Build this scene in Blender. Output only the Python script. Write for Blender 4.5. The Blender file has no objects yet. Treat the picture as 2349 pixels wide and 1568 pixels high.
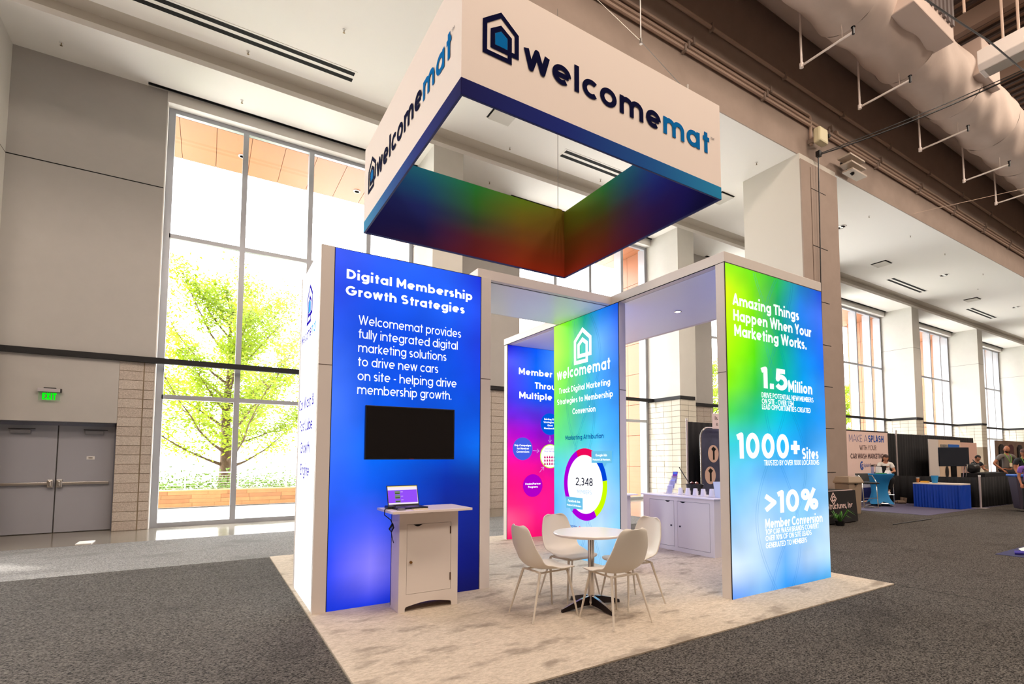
import bpy, math, random
from math import sin, cos, pi, radians as R_, tan, atan2, hypot
from mathutils import Vector, Matrix
random.seed(7)
SC = bpy.context.scene
COL = SC.collection

# ------------------------------------------------------------------ camera, world, lights, exposure
def setup_view():
    yaw, pitch, roll = .5821, .0652, -.0016
    f, cx, cy = 1207.745, 1268.334, 972.81
    fwd = Vector((cos(pitch)*sin(yaw), cos(pitch)*cos(yaw), sin(pitch)))
    rt = Vector((cos(yaw), -sin(yaw), 0)); up = rt.cross(fwd)
    Rv = rt*cos(roll)+up*sin(roll); U = -rt*sin(roll)+up*cos(roll)
    cd = bpy.data.cameras.new('camera'); co = bpy.data.objects.new('camera', cd); COL.objects.link(co)
    m = Matrix((Rv, U, -fwd)).transposed().to_4x4(); m.translation = Vector((-.8984, -5.5772, 1.5006))
    co.matrix_world = m
    cd.sensor_fit = 'HORIZONTAL'; cd.sensor_width = 36; cd.lens = 36*f/2349
    cd.shift_x = (1174.5-cx)/2349; cd.shift_y = (cy-784)/2349
    cd.clip_end = 400; cd.clip_start = .05
    SC.camera = co
setup_view()
SC.view_settings.view_transform = 'Standard'; SC.view_settings.look = 'None'
SC.view_settings.exposure = 0.0; SC.view_settings.gamma = 1; SC.view_settings.use_curve_mapping = False
SC.cycles.use_denoising = True
SC.cycles.max_bounces = 8; SC.cycles.diffuse_bounces = 5; SC.cycles.transparent_max_bounces = 16
SC.cycles.sample_clamp_indirect = 6.0
W = bpy.data.worlds.new('sky'); SC.world = W; W.use_nodes = True
WN = W.node_tree.nodes; bg = WN['Background']
tc = WN.new('ShaderNodeTexCoord'); sp = WN.new('ShaderNodeSeparateXYZ'); cr = WN.new('ShaderNodeValToRGB')
W.node_tree.links.new(tc.outputs['Generated'], sp.inputs[0]); W.node_tree.links.new(sp.outputs['Z'], cr.inputs[0])
W.node_tree.links.new(cr.outputs[0], bg.inputs[0])
cr.color_ramp.elements[0].color = (1, 1, .99, 1); cr.color_ramp.elements[1].color = (.82, .91, 1, 1)
bg.inputs[1].default_value = SKY = 12
def sun(elev_dir, strength, col):
    l = bpy.data.lights.new('sun', 'SUN'); l.energy = strength; l.angle = R_(2); l.color = col
    o = bpy.data.objects.new('sun', l); COL.objects.link(o)
    o.rotation_euler = Vector(elev_dir).to_track_quat('-Z', 'Y').to_euler()
sun((.55, -.62, -1.25), 5.0, (1, .96, .88))
def area(name, loc, dirv, sx, sy, power, col, spread=180):
    l = bpy.data.lights.new(name, 'AREA'); l.shape = 'RECTANGLE'; l.size = sx; l.size_y = sy
    l.energy = power; l.color = col; l.spread = R_(spread)
    o = bpy.data.objects.new(name, l); COL.objects.link(o); o.location = loc
    o.rotation_euler = Vector(dirv).to_track_quat('-Z', 'Y').to_euler(); return o
WARM = (1, .84, .70)
for x in (-7, 2, 11, 20, 30, 42):
    for y in (-5, -14):
        area('high_bay_light', (x, y, 14.6), (0, .25, -1), 2.4, 2.4, 620, WARM)

# ------------------------------------------------------------------ materials
def s2l(c):
    return tuple(((v/255)/12.92 if v/255 <= .04045 else ((v/255+.055)/1.055)**2.4) for v in c)
_M = {}
def mat(name, col, rough=.6, metal=0, emit=None, es=0, noise=None, bump=None, spec=.5, alpha=None):
    """col: sRGB 0-255. noise=(scale, amount, detail) mottles the colour; bump=(scale, strength)."""
    if name in _M: return _M[name]
    m = bpy.data.materials.new(name); m.use_nodes = True; nt = m.node_tree; b = nt.nodes['Principled BSDF']
    c = s2l(col)
    b.inputs['Base Color'].default_value = (*c, 1); b.inputs['Roughness'].default_value = rough
    b.inputs['Metallic'].default_value = metal; b.inputs['Specular IOR Level'].default_value = spec
    if emit: b.inputs['Emission Color'].default_value = (*s2l(emit), 1); b.inputs['Emission Strength'].default_value = es
    if noise or bump:
        t = nt.nodes.new('ShaderNodeTexCoord')
    if noise:
        n = nt.nodes.new('ShaderNodeTexNoise'); n.inputs['Scale'].default_value = noise[0]; n.inputs['Detail'].default_value = noise[2] if len(noise) > 2 else 4
        n.inputs['Roughness'].default_value = .65
        nt.links.new(t.outputs['Object'], n.inputs['Vector'])
        r = nt.nodes.new('ShaderNodeValToRGB'); a = noise[1]
        r.color_ramp.elements[0].position = .3; r.color_ramp.elements[1].position = .7
        r.color_ramp.elements[0].color = (*[v*(1-a) for v in c], 1); r.color_ramp.elements[1].color = (*[min(1, v*(1+a)) for v in c], 1)
        nt.links.new(n.outputs['Fac'], r.inputs[0]); nt.links.new(r.outputs[0], b.inputs['Base Color'])
    if bump:
        n2 = nt.nodes.new('ShaderNodeTexNoise'); n2.inputs['Scale'].default_value = bump[0]; n2.inputs['Detail'].default_value = 6
        nt.links.new(t.outputs['Object'], n2.inputs['Vector'])
        bp = nt.nodes.new('ShaderNodeBump'); bp.inputs['Strength'].default_value = bump[1]; bp.inputs['Distance'].default_value = .02
        nt.links.new(n2.outputs['Fac'], bp.inputs['Height']); nt.links.new(bp.outputs[0], b.inputs['Normal'])
    if alpha is not None: b.inputs['Alpha'].default_value = alpha
    _M[name] = m; return m
def emat(name, col, s=1.0):
    if name in _M: return _M[name]
    m = bpy.data.materials.new(name); m.use_nodes = True; nt = m.node_tree; nt.nodes.clear()
    e = nt.nodes.new('ShaderNodeEmission'); o = nt.nodes.new('ShaderNodeOutputMaterial')
    e.inputs[0].default_value = (*s2l(col), 1); e.inputs[1].default_value = s; nt.links.new(e.outputs[0], o.inputs[0])
    _M[name] = m; return m
def art_emit(name, s=1.0):
    """backlit printed fabric: the print is the colour attribute, the LEDs behind it are slightly uneven"""
    if name in _M: return _M[name]
    m = bpy.data.materials.new(name); m.use_nodes = True; nt = m.node_tree; nt.nodes.clear()
    e = nt.nodes.new('ShaderNodeEmission'); o = nt.nodes.new('ShaderNodeOutputMaterial'); g = nt.nodes.new('ShaderNodeBsdfGlossy'); g.inputs['Roughness'].default_value = .35
    at = nt.nodes.new('ShaderNodeAttribute'); at.attribute_name = 'print'
    t = nt.nodes.new('ShaderNodeTexCoord'); n = nt.nodes.new('ShaderNodeTexNoise'); n.inputs['Scale'].default_value = 1.6; n.inputs['Detail'].default_value = 2
    mr = nt.nodes.new('ShaderNodeMapRange'); mr.inputs[1].default_value = .3; mr.inputs[2].default_value = .7; mr.inputs[3].default_value = .95*s; mr.inputs[4].default_value = 1.22*s
    nt.links.new(t.outputs['Object'], n.inputs['Vector']); nt.links.new(n.outputs['Fac'], mr.inputs[0]); nt.links.new(mr.outputs[0], e.inputs[1])
    nt.links.new(at.outputs['Color'], e.inputs[0])
    mx = nt.nodes.new('ShaderNodeMixShader'); mx.inputs[0].default_value = .03
    nt.links.new(e.outputs[0], mx.inputs[1]); nt.links.new(g.outputs[0], mx.inputs[2]); nt.links.new(mx.outputs[0], o.inputs[0])
    _M[name] = m; return m
def art_matte(name, rough=.8):
    if name in _M: return _M[name]
    m = bpy.data.materials.new(name); m.use_nodes = True; nt = m.node_tree; b = nt.nodes['Principled BSDF']
    b.inputs['Roughness'].default_value = rough; b.inputs['Specular IOR Level'].default_value = .15
    at = nt.nodes.new('ShaderNodeAttribute'); at.attribute_name = 'print'; nt.links.new(at.outputs['Color'], b.inputs['Base Color'])
    _M[name] = m; return m
def glassmat(name, tint=(255, 255, 255), refl=1.0):
    if name in _M: return _M[name]
    m = bpy.data.materials.new(name); m.use_nodes = True; nt = m.node_tree; nt.nodes.clear()
    o = nt.nodes.new('ShaderNodeOutputMaterial'); tr = nt.nodes.new('ShaderNodeBsdfTransparent'); g = nt.nodes.new('ShaderNodeBsdfGlossy')
    g.inputs['Roughness'].default_value = .02; tr.inputs[0].default_value = (*s2l(tint), 1)
    fr = nt.nodes.new('ShaderNodeLayerWeight'); pw = nt.nodes.new('ShaderNodeMath'); pw.operation = 'POWER'; pw.inputs[1].default_value = 5
    ml = nt.nodes.new('ShaderNodeMath'); ml.operation = 'MULTIPLY_ADD'; ml.inputs[1].default_value = .9*refl; ml.inputs[2].default_value = .05*refl
    mx = nt.nodes.new('ShaderNodeMixShader'); nt.links.new(fr.outputs['Facing'], pw.inputs[0]); nt.links.new(pw.outputs[0], ml.inputs[0]); nt.links.new(ml.outputs[0], mx.inputs[0])
    nt.links.new(tr.outputs[0], mx.inputs[1]); nt.links.new(g.outputs[0], mx.inputs[2]); nt.links.new(mx.outputs[0], o.inputs[0])
    _M[name] = m; return m
def track_mat(name, col, a):
    if name in _M: return _M[name]
    m = bpy.data.materials.new(name); m.use_nodes = True; nt = m.node_tree; nt.nodes.clear()
    o = nt.nodes.new('ShaderNodeOutputMaterial'); tr = nt.nodes.new('ShaderNodeBsdfTransparent'); e = nt.nodes.new('ShaderNodeEmission')
    e.inputs[0].default_value = (*s2l(col), 1); mx = nt.nodes.new('ShaderNodeMixShader'); mx.inputs[0].default_value = a
    nt.links.new(tr.outputs[0], mx.inputs[1]); nt.links.new(e.outputs[0], mx.inputs[2]); nt.links.new(mx.outputs[0], o.inputs[0])
    _M[name] = m; return m

# ------------------------------------------------------------------ mesh helpers
class MB:
    def __init__(s): s.v = []; s.f = []; s.m = []
    def quad(s, a, b, c, d, m=0):
        k = len(s.v); s.v += [tuple(a), tuple(b), tuple(c), tuple(d)]; s.f.append((k, k+1, k+2, k+3)); s.m.append(m); return s
    def poly(s, pts, m=0):
        k = len(s.v); s.v += [tuple(p) for p in pts]; s.f.append(tuple(range(k, k+len(pts)))); s.m.append(m); return s
    def box(s, x0, y0, z0, x1, y1, z1, m=0):
        k = len(s.v)
        s.v += [(x, y, z) for z in (z0, z1) for y in (y0, y1) for x in (x0, x1)]
        for q in ((0, 2, 3, 1), (4, 5, 7, 6), (0, 1, 5, 4), (2, 6, 7, 3), (0, 4, 6, 2), (1, 3, 7, 5)):
            s.f.append(tuple(k+i for i in q)); s.m.append(m)
        return s
    def cyl(s, p0, p1, r0, r1=None, n=12, m=0, cap=True):
        r1 = r0 if r1 is None else r1
        p0, p1 = Vector(p0), Vector(p1); d = (p1-p0).normalized()
        a = d.orthogonal().normalized(); b = d.cross(a); k = len(s.v)
        for p, r in ((p0, r0), (p1, r1)):
            for i in range(n):
                t = 2*pi*i/n; s.v.append(tuple(p+a*(r*cos(t))+b*(r*sin(t))))
        for i in range(n):
            j = (i+1) % n; s.f.append((k+i, k+j, k+n+j, k+n+i)); s.m.append(m)
        if cap:
            s.f.append(tuple(k+i for i in range(n-1, -1, -1))); s.m.append(m)
            s.f.append(tuple(k+n+i for i in range(n))); s.m.append(m)
        return s
    def tube(s, pts, r, n=8, m=0):
        pts = [Vector(p) for p in pts]; k0 = len(s.v); K = len(pts)
        rr = r if isinstance(r, (list, tuple)) else [r]*K
        pa = None
        for i, p in enumerate(pts):
            d = (pts[min(i+1, K-1)]-pts[max(i-1, 0)]).normalized()
            a = d.orthogonal().normalized() if pa is None else (pa-d*pa.dot(d)).normalized()
            pa = a; b = d.cross(a)
            for j in range(n):
                t = 2*pi*j/n; s.v.append(tuple(p+a*(rr[i]*cos(t))+b*(rr[i]*sin(t))))
        for i in range(K-1):
            for j in range(n):
                q = (j+1) % n; s.f.append((k0+i*n+j, k0+i*n+q, k0+(i+1)*n+q, k0+(i+1)*n+j)); s.m.append(m)
        s.f.append(tuple(k0+j for j in range(n-1, -1, -1))); s.m.append(m)
        s.f.append(tuple(k0+(K-1)*n+j for j in range(n))); s.m.append(m)
        return s
    def lathe(s, prof, c=(0, 0, 0), n=24, m=0, sx=1, sy=1, cap=True):
        k = len(s.v); K = len(prof)
        for r, z in prof:
            for j in range(n):
                t = 2*pi*j/n; s.v.append((c[0]+r*cos(t)*sx, c[1]+r*sin(t)*sy, c[2]+z))
        for i in range(K-1):
            for j in range(n):
                q = (j+1) % n; s.f.append((k+i*n+j, k+i*n+q, k+(i+1)*n+q, k+(i+1)*n+j)); s.m.append(m)
        if not cap: return s
        if prof[0][0] > 1e-4: s.f.append(tuple(k+j for j in range(n-1, -1, -1))); s.m.append(m)
        if prof[-1][0] > 1e-4: s.f.append(tuple(k+(K-1)*n+j for j in range(n))); s.m.append(m)
        return s
    def prism(s, pts, fn, d0, d1, m=0):
        """pts: 2-D outline; fn(u,v,d) -> xyz"""
        n = len(pts); k = len(s.v)
        s.v += [tuple(fn(u, v, d0)) for u, v in pts]+[tuple(fn(u, v, d1)) for u, v in pts]
        s.f.append(tuple(range(k+n-1, k-1, -1))); s.m.append(m); s.f.append(tuple(range(k+n, k+2*n))); s.m.append(m)
        for i in range(n):
            j = (i+1) % n; s.f.append((k+i, k+j, k+n+j, k+n+i)); s.m.append(m)
        return s
    def build(s, name, mats, parent=None, smooth=False, bevel=0, loc=None, label=None, cat=None, group=None, kind=None):
        me = bpy.data.meshes.new(name); me.from_pydata(s.v, [], s.f)
        mats = mats if isinstance(mats, (list, tuple)) else [mats]
        for q in mats: me.materials.append(q)
        if len(mats) > 1: me.polygons.foreach_set('material_index', s.m)
        if smooth: me.polygons.foreach_set('use_smooth', [True]*len(me.polygons))
        me.update()
        o = bpy.data.objects.new(name, me); COL.objects.link(o)
        if parent is not None: o.parent = parent
        if loc: o.location = loc
        if bevel:
            b = o.modifiers.new('b', 'BEVEL'); b.width = bevel; b.segments = 2; b.limit_method = 'ANGLE'
        if smooth:
            try: me.set_sharp_from_angle(angle=R_(40))
            except Exception: pass
        tag(o, label, cat, group, kind)
        return o
def tag(o, label=None, cat=None, group=None, kind=None):
    if label: o['label'] = label
    if cat: o['category'] = cat
    if group: o['group'] = group
    if kind: o['kind'] = kind
    return o
def thing(name, label, cat, loc=(0, 0, 0), rz=0, group=None):
    o = bpy.data.objects.new(name, None); COL.objects.link(o); o.empty_display_size = .2
    o.location = loc; o.rotation_euler = (0, 0, rz); return tag(o, label, cat, group)
def struct(name, mb, m, parent=None, **k):
    return mb.build(name, m, parent, kind=None if parent else 'structure', **k)
def dup(root, loc=None, rz=None, label=None):
    r = root.copy(); COL.objects.link(r)
    if loc is not None: r.location = loc
    if rz is not None: r.rotation_euler = (0, 0, rz)
    if label: r['label'] = label
    for ch in list(root.children):
        c = ch.copy(); COL.objects.link(c); c.parent = r
        for g in ch.children:
            d = g.copy(); COL.objects.link(d); d.parent = c
    return r
def B(*a, m=0): return MB().box(*a, m=m)
def hair_bez(a, b, sag, n=14):
    a, b = Vector(a), Vector(b); return [a.lerp(b, i/n)+Vector((0, 0, -sag*4*(i/n)*(1-i/n))) for i in range(n+1)]

def artgrid(name, o, u, v, rows, material, parent=None, nu=24, nv=40, disp=None, **k):
    """printed sheet: corner o (bottom-left), edge vectors u, v; rows = colour rows from top to bottom (sRGB)."""
    o, u, v = Vector(o), Vector(u), Vector(v); nrm = u.cross(v).normalized()
    R = [[s2l(c) for c in r] for r in rows]
    def smp(a, b):
        y = (1-b)*(len(R)-1); i = min(int(y), len(R)-2); fy = y-i; fy = fy*fy*(3-2*fy)*.5+fy*.5
        def row(r):
            x = a*(len(r)-1); j = min(int(x), len(r)-2); fx = x-j
            return [r[j][q]*(1-fx)+r[j+1][q]*fx for q in range(3)]
        p, q = row(R[i]), row(R[i+1]); return [p[t]*(1-fy)+q[t]*fy for t in range(3)]
    vs, cs, fs = [], [], []
    for j in range(nv+1):
        for i in range(nu+1):
            a, b = i/nu, j/nv; p = o+u*a+v*b
            if disp: p = p+nrm*disp(a, b)
            vs.append(tuple(p)); cs.append(smp(a, b))
    for j in range(nv):
        for i in range(nu):
            q = j*(nu+1)+i; fs.append((q, q+1, q+nu+2, q+nu+1))
    me = bpy.data.meshes.new(name); me.from_pydata(vs, [], fs)
    ca = me.color_attributes.new('print', 'FLOAT_COLOR', 'POINT')
    ca.data.foreach_set('color', [x for c in cs for x in (*c, 1)])
    me.materials.append(material); me.polygons.foreach_set('use_smooth', [True]*len(fs)); me.update()
    ob = bpy.data.objects.new(name, me); COL.objects.link(ob)
    if parent is not None: ob.parent = parent
    return tag(ob, **k)

# ------------------------------------------------------------------ stroke lettering (geometric sans, drawn as ribbons)
def _arc(cx, cy, rx, ry, a0, a1, n=None):
    n = n or max(3, int(abs(a1-a0)/18)); return [(cx+rx*cos(R_(a0+(a1-a0)*i/n)), cy+ry*sin(R_(a0+(a1-a0)*i/n))) for i in range(n+1)]
def glyph(ch, w):
    """strokes (poly-lines of stroke centres) and advance, cap height .72, x-height .52"""
    h = w/2; X = .52; C = .72; D = -.2; l = .03+h; r = (X-w)/2; xc = l+r; rr = l+2*r; A = _arc
    bowl = A(xc, X/2, r, r, 0, 360, 28)
    cw = .40
    if ch == ' ': return [], .2
    if ch in 'oO0Q' and ch == 'o': return [bowl], rr+l
    if ch == 'a': return [bowl, [(rr, 0), (rr, X)]], rr+l
    if ch == 'd': return [bowl, [(rr, 0), (rr, C)]], rr+l
    if ch == 'q': return [bowl, [(rr, D), (rr, X)]], rr+l
    if ch == 'b': return [bowl, [(l, 0), (l, C)]], rr+l
    if ch == 'p': return [bowl, [(l, D), (l, X)]], rr+l
    if ch == 'g': return [bowl, [(rr, X), (rr, .02)]+A(xc, .02, r, r*.85, 0, -150)], rr+l
    if ch == 'c': return [A(xc, X/2, r, r, 48, 312, 24)], rr+l-.09
    if ch == 'e': return [[(l, X/2-.01), (rr, X/2-.01)], A(xc, X/2, r, r, -2, 308, 26)], rr+l
    if ch == 'n': q = (rr-l)*.46; return [[(l, 0), (l, X)], [(l, X-h-q)]+A(l+q, X-h-q, q, q, 180, 0)+[(l+2*q, 0)]], 2*q+2*l
    if ch == 'h': q = (rr-l)*.46; return [[(l, 0), (l, C)], [(l, X-h-q)]+A(l+q, X-h-q, q, q, 180, 0)+[(l+2*q, 0)]], 2*q+2*l
    if ch == 'm':
        q = (rr-l)*.42; a = [(l, X-h-q)]+A(l+q, X-h-q, q, q, 180, 0)+[(l+2*q, 0)]
        return [[(l, 0), (l, X)], a, [(x+2*q, y) for x, y in a]], 4*q+2*l
    if ch == 'u': q = (rr-l)*.46; return [[(l, X), (l, h+q)]+A(l+q, h+q, q, q, 180, 360)+[(l+2*q, X)], [(l+2*q, 0), (l+2*q, X)]], 2*q+2*l
    if ch == 'r': return [[(l, 0), (l, X)], [(l, X-h-.2)]+A(l+.17, X-h-.17, .17, .17, 180, 80)], l+.22
    if ch == 's':
        q = (X-w)/4; return [A(l+q*1.15, X-h-q, q*1.15, q, 40, 270)+A(l+q*1.15, h+q, q*1.15, q, 90, -140)], 2*l+q*2.3
    if ch == 't': return [[(l+.09, C-.06), (l+.09, 0)], [(l-.04, X-h), (l+.23, X-h)]], l+.25
    if ch == 'f': return [[(l+.08, 0), (l+.08, C-.12)]+A(l+.08+.11, C-.12-.0, .11, .12-h, 180, 90), [(l-.04, X-h), (l+.22, X-h)]], l+.22
    if ch == 'l': return [[(l, 0), (l, C)]], 2*l
    if ch == 'i': return [[(l, 0), (l, X)], [(l, C-w*.55), (l, C+w*.45)]], 2*l
    if ch == 'j': return [[(l, D), (l, X)], [(l, C-w*.55), (l, C+w*.45)]], 2*l
    if ch == 'k': return [[(l, 0), (l, C)], [(l+.3, X), (l+.02, X*.48), (l+.32, 0)]], l+.35
    if ch == 'v': return [[(h, X), (.22, h*.6), (.44-h, X)]], .44
    if ch == 'w': return [[(h, X), (.19, h*.7), (.34, X), (.49, h*.7), (.68-h, X)]], .68
    if ch == 'x': return [[(h, X), (.42-h, 0)], [(.42-h, X), (h, 0)]], .42
    if ch == 'y': return [[(h, X), (.22, .02)], [(.44-h, X), (.13, D)]], .44
    if ch == 'z': return [[(h, X-h), (.38-h, X-h), (h+.01, h), (.4-h, h)]], .42
    Rr = (C-w)/2; xc = l+Rr*.98; cap = lambda a, b: A(xc, C/2, Rr*.98, Rr, a, b, 28)
    if ch in 'OQ': return [cap(0, 360)], xc+Rr+l
    if ch == 'C': return [cap(46, 314)], xc+Rr*.9
    if ch == 'G': return [cap(46, 360)+[(xc+Rr*.98, C/2-h*.2), (xc+.02, C/2-h*.2)]], xc+Rr+l
    if ch == 'D': return [[(l, h), (l, C-h), (l+.14, C-h)]+A(l+.14, C/2, Rr, Rr, 90, -90)+[(l, h), (l, h+.05)]], l+.14+Rr+l
    if ch == 'A': return [[(h, 0), (.31, C-h*.3), (.62-h, 0)], [(.14, .2), (.48, .2)]], .62
    if ch in 'BR':
        q = (C-w)/4; t = A(l+.16, C-h-q, q, q, 90, -90)
        b2 = [(l+.16, C/2)]+A(l+.18, h+q, q, q, 90, -90)+[(l, h)] if ch == 'B' else []
        o = [[(l, 0), (l, C-h), (l+.16, C-h)]+t+[(l, C/2)]]
        if ch == 'B': o.append([(l, C/2)]+b2)
        else: o.append([(l+.17, C/2), (l+.33, 0)])
        return o, l+.18+q+l
    if ch == 'P': q = (C-w)/3.6; return [[(l, 0), (l, C-h), (l+.15, C-h)]+A(l+.15, C-h-q, q, q, 90, -90)+[(l, C-h-2*q)]], l+.15+q+l
    if ch == 'E': return [[(l+.32, C-h), (l, C-h), (l, h), (l+.32, h)], [(l, C/2), (l+.28, C/2)]], l+.36
    if ch == 'F': return [[(l+.32, C-h), (l, C-h), (l, 0)], [(l, C/2-.02), (l+.27, C/2-.02)]], l+.34
    if ch == 'H': return [[(l, 0), (l, C)], [(l+.4, 0), (l+.4, C)], [(l, C/2), (l+.4, C/2)]], .4+2*l
    if ch == 'I': return [[(l, 0), (l, C)]], 2*l
    if ch == 'K': return [[(l, 0), (l, C)], [(l+.38, C), (l+.02, C*.46), (l+.4, 0)]], l+.43
    if ch == 'L': return [[(l, C), (l, h), (l+.3, h)]], l+.32
    if ch == 'M': return [[(l, 0), (l, C-h*.5), (l+.25, .2), (l+.5, C-h*.5), (l+.5, 0)]], .5+2*l
    if ch == 'N': return [[(l, 0), (l, C-h*.5), (l+.4, h*.5), (l+.4, C)]], .4+2*l
    if ch == 'S': q = (C-w)/4; return [A(l+q*1.2, C-h-q, q*1.2, q, 35, 270)+A(l+q*1.25, h+q, q*1.25, q, 90, -140)], 2*l+q*2.5
    if ch == 'T': return [[(.01, C-h), (.47, C-h)], [(.24, 0), (.24, C-h)]], .48
    if ch == 'U': return [[(l, C), (l, h+.2)]+A(l+.2, h+.2, .2, .2, 180, 360)+[(l+.4, C)]], .4+2*l
    if ch == 'V': return [[(h, C), (.3, h*.6), (.6-h, C)]], .6
    if ch == 'W': return [[(h, C), (.25, h*.7), (.44, C), (.63, h*.7), (.88-h, C)]], .88
    if ch == 'Y': return [[(h, C), (.27, C*.42), (.54-h, C)], [(.27, C*.42), (.27, 0)]], .54
    if ch == 'X': return [[(h, C), (.5-h, 0)], [(.5-h, C), (h, 0)]], .5
    if ch == '1': return [[(.04, C-.14), (.2, C-h), (.2, 0)]], .2+l
    if ch == '0': return [A(l+.19, C/2, .19, Rr, 0, 360, 28)], .38+2*l
    if ch == '2': return [A(l+.16, C-h-.17, .17, .17, 160, -35)+[(l, h), (l+.36, h)]], .36+l+.04
    if ch == '3': q = (C-w)/4; return [A(l+.14, C-h-q, q, q, 140, -90)+A(l+.14, h+q, q*1.1, q, 90, -140)], l+.18+q+.05
    if ch == '4': return [[(l+.3, 0), (l+.3, C-h), (l, .2), (l+.4, .2)]], l+.43
    if ch == '5': return [[(l+.32, C-h), (l+.03, C-h), (l, C*.5)]+A(l+.14, h+.18, .2, .19, 125, -150)], l+.4
    if ch == '8': q = (C-w)/4; return [A(l+q, C-h-q, q*.9, q, 0, 360, 22), A(l+q, h+q, q*1.08, q, 0, 360, 22)], 2*l+2*q
    if ch == '%': q = .115; return [A(l+q, C-h-q, q, q, 0, 360, 18), A(l+.48, h+q, q, q, 0, 360, 18), [(l+.5, C), (l+.1, 0)]], l+.66
    if ch == '+': return [[(.03, .33), (.43, .33)], [(.23, .13), (.23, .53)]], .46
    if ch == '>': return [[(.04, .56), (.38, .34), (.04, .12)]], .44
    if ch == '.': return [[(l, 0), (l, w*1.1)]], 2*l
    if ch == ',': return [[(l+.02, w), (l-.02, -w*.8)]], 2*l
    if ch == '-': return [[(.04, .26), (.24, .26)]], .28
    if ch == '/': return [[(.02, -.05), (.28, C)]], .3
    if ch == '&': return [[(l+.42, 0), (l+.1, C-.2)]+A(l+.19, C-h-.12, .1, .12, 200, -20)+[(l+.05, .3)]+A(l+.16, h+.15, .16, .15, 140, 350)+[(l+.4, .3)]], l+.46
    return [[(l, 0), (l, X)]], 2*l
def ribbon(mb, pts, w, fn, m=0, nv=None):
    """flat ribbon: mitred along curves, separate pieces with a rounded joint at sharp corners (nv: stacking offset)"""
    q = [pts[0]]
    for p in pts[1:]:
        if hypot(p[0]-q[-1][0], p[1]-q[-1][1]) > 1e-5: q.append(p)
    closed = hypot(q[0][0]-q[-1][0], q[0][1]-q[-1][1]) < 1e-4 and len(q) > 3
    if closed: q = q[:-1]
    n = len(q)
    if not closed:
        for i in range(1, n-1):
            d1 = (q[i][0]-q[i-1][0], q[i][1]-q[i-1][1]); d2 = (q[i+1][0]-q[i][0], q[i+1][1]-q[i][1])
            if (d1[0]*d2[0]+d1[1]*d2[1])/(hypot(*d1)*hypot(*d2)) < -.25:
                off = (lambda f: (lambda a, b: f(a, b)+nv*.0005)) if nv is not None else (lambda f: f)
                f2 = off(fn); f3 = off(f2)
                ribbon(mb, q[:i+1], w, fn, m, nv); c = q[i]
                mb.poly([f3(c[0]+w/2*cos(2*pi*k/14), c[1]+w/2*sin(2*pi*k/14)) for k in range(14)], m)
                ribbon(mb, q[i:], w, f2, m, nv*1.0 if nv is not None else None); return
    L, Rr = [], []
    for i in range(n):
        a = q[i-1] if (i or closed) else None; b = q[(i+1) % n] if (i < n-1 or closed) else None; p = q[i]
        d1 = None if a is None else ((p[0]-a[0])/hypot(p[0]-a[0], p[1]-a[1]), (p[1]-a[1])/hypot(p[0]-a[0], p[1]-a[1]))
        d2 = None if b is None else ((b[0]-p[0])/hypot(b[0]-p[0], b[1]-p[1]), (b[1]-p[1])/hypot(b[0]-p[0], b[1]-p[1]))
        d1 = d1 or d2; d2 = d2 or d1
        n1 = (-d1[1], d1[0]); n2 = (-d2[1], d2[0]); s = (n1[0]+n2[0], n1[1]+n2[1]); ln = hypot(*s) or 1e-6
        s = (s[0]/ln, s[1]/ln); k = w/2/max(.42, s[0]*n1[0]+s[1]*n1[1])
        L.append((p[0]+s[0]*k, p[1]+s[1]*k)); Rr.append((p[0]-s[0]*k, p[1]-s[1]*k))
    for i in range(n if closed else n-1):
        j = (i+1) % n
        mb.quad(fn(*Rr[i]), fn(*Rr[j]), fn(*L[j]), fn(*L[i]), m=m)
TRK = .035
def text_width(s, w):
    return sum(glyph(c, w)[1]+TRK for c in s)-TRK
def lettering(s, o, u, cap, width, weight, material, parent, name='lettering', v=(0, 0, 1), align='l', lift=.004, label=None, split=None):
    """one line of lettering: o = start of baseline, u = reading direction, cap = cap height in metres, width = line length (None: natural)"""
    o, u, v = Vector(o), Vector(u).normalized(), Vector(v); nrm = u.cross(v)
    sc = cap/.72; tw = text_width(s, weight)*sc; kx = (width/tw if width else 1.0)
    if align == 'c': o = o-u*(tw*kx/2)
    mb = MB(); x = 0
    for i, c in enumerate(s):
        g, adv = glyph(c, weight)
        def fn(a, b, x=x): return o+u*((x+a)*sc*kx)+v*(b*sc)+nrm*lift
        for q, st in enumerate(g): ribbon(mb, st, weight, lambda a, b, q=q: fn(a, b)+nrm*(.0013*q), m=(1 if split is not None and i >= split else 0), nv=nrm)
        x += adv+TRK
    if not mb.v: return
    if split is not None:
        a, b = MB(), MB()
        for f, m in zip(mb.f, mb.m): (b if m else a).poly([mb.v[i] for i in f])
        a.build(name, material[0], parent); return b.build(name, material[1], parent, label='blue lettering')
    return mb.build(name, material, parent, label=label)
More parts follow.
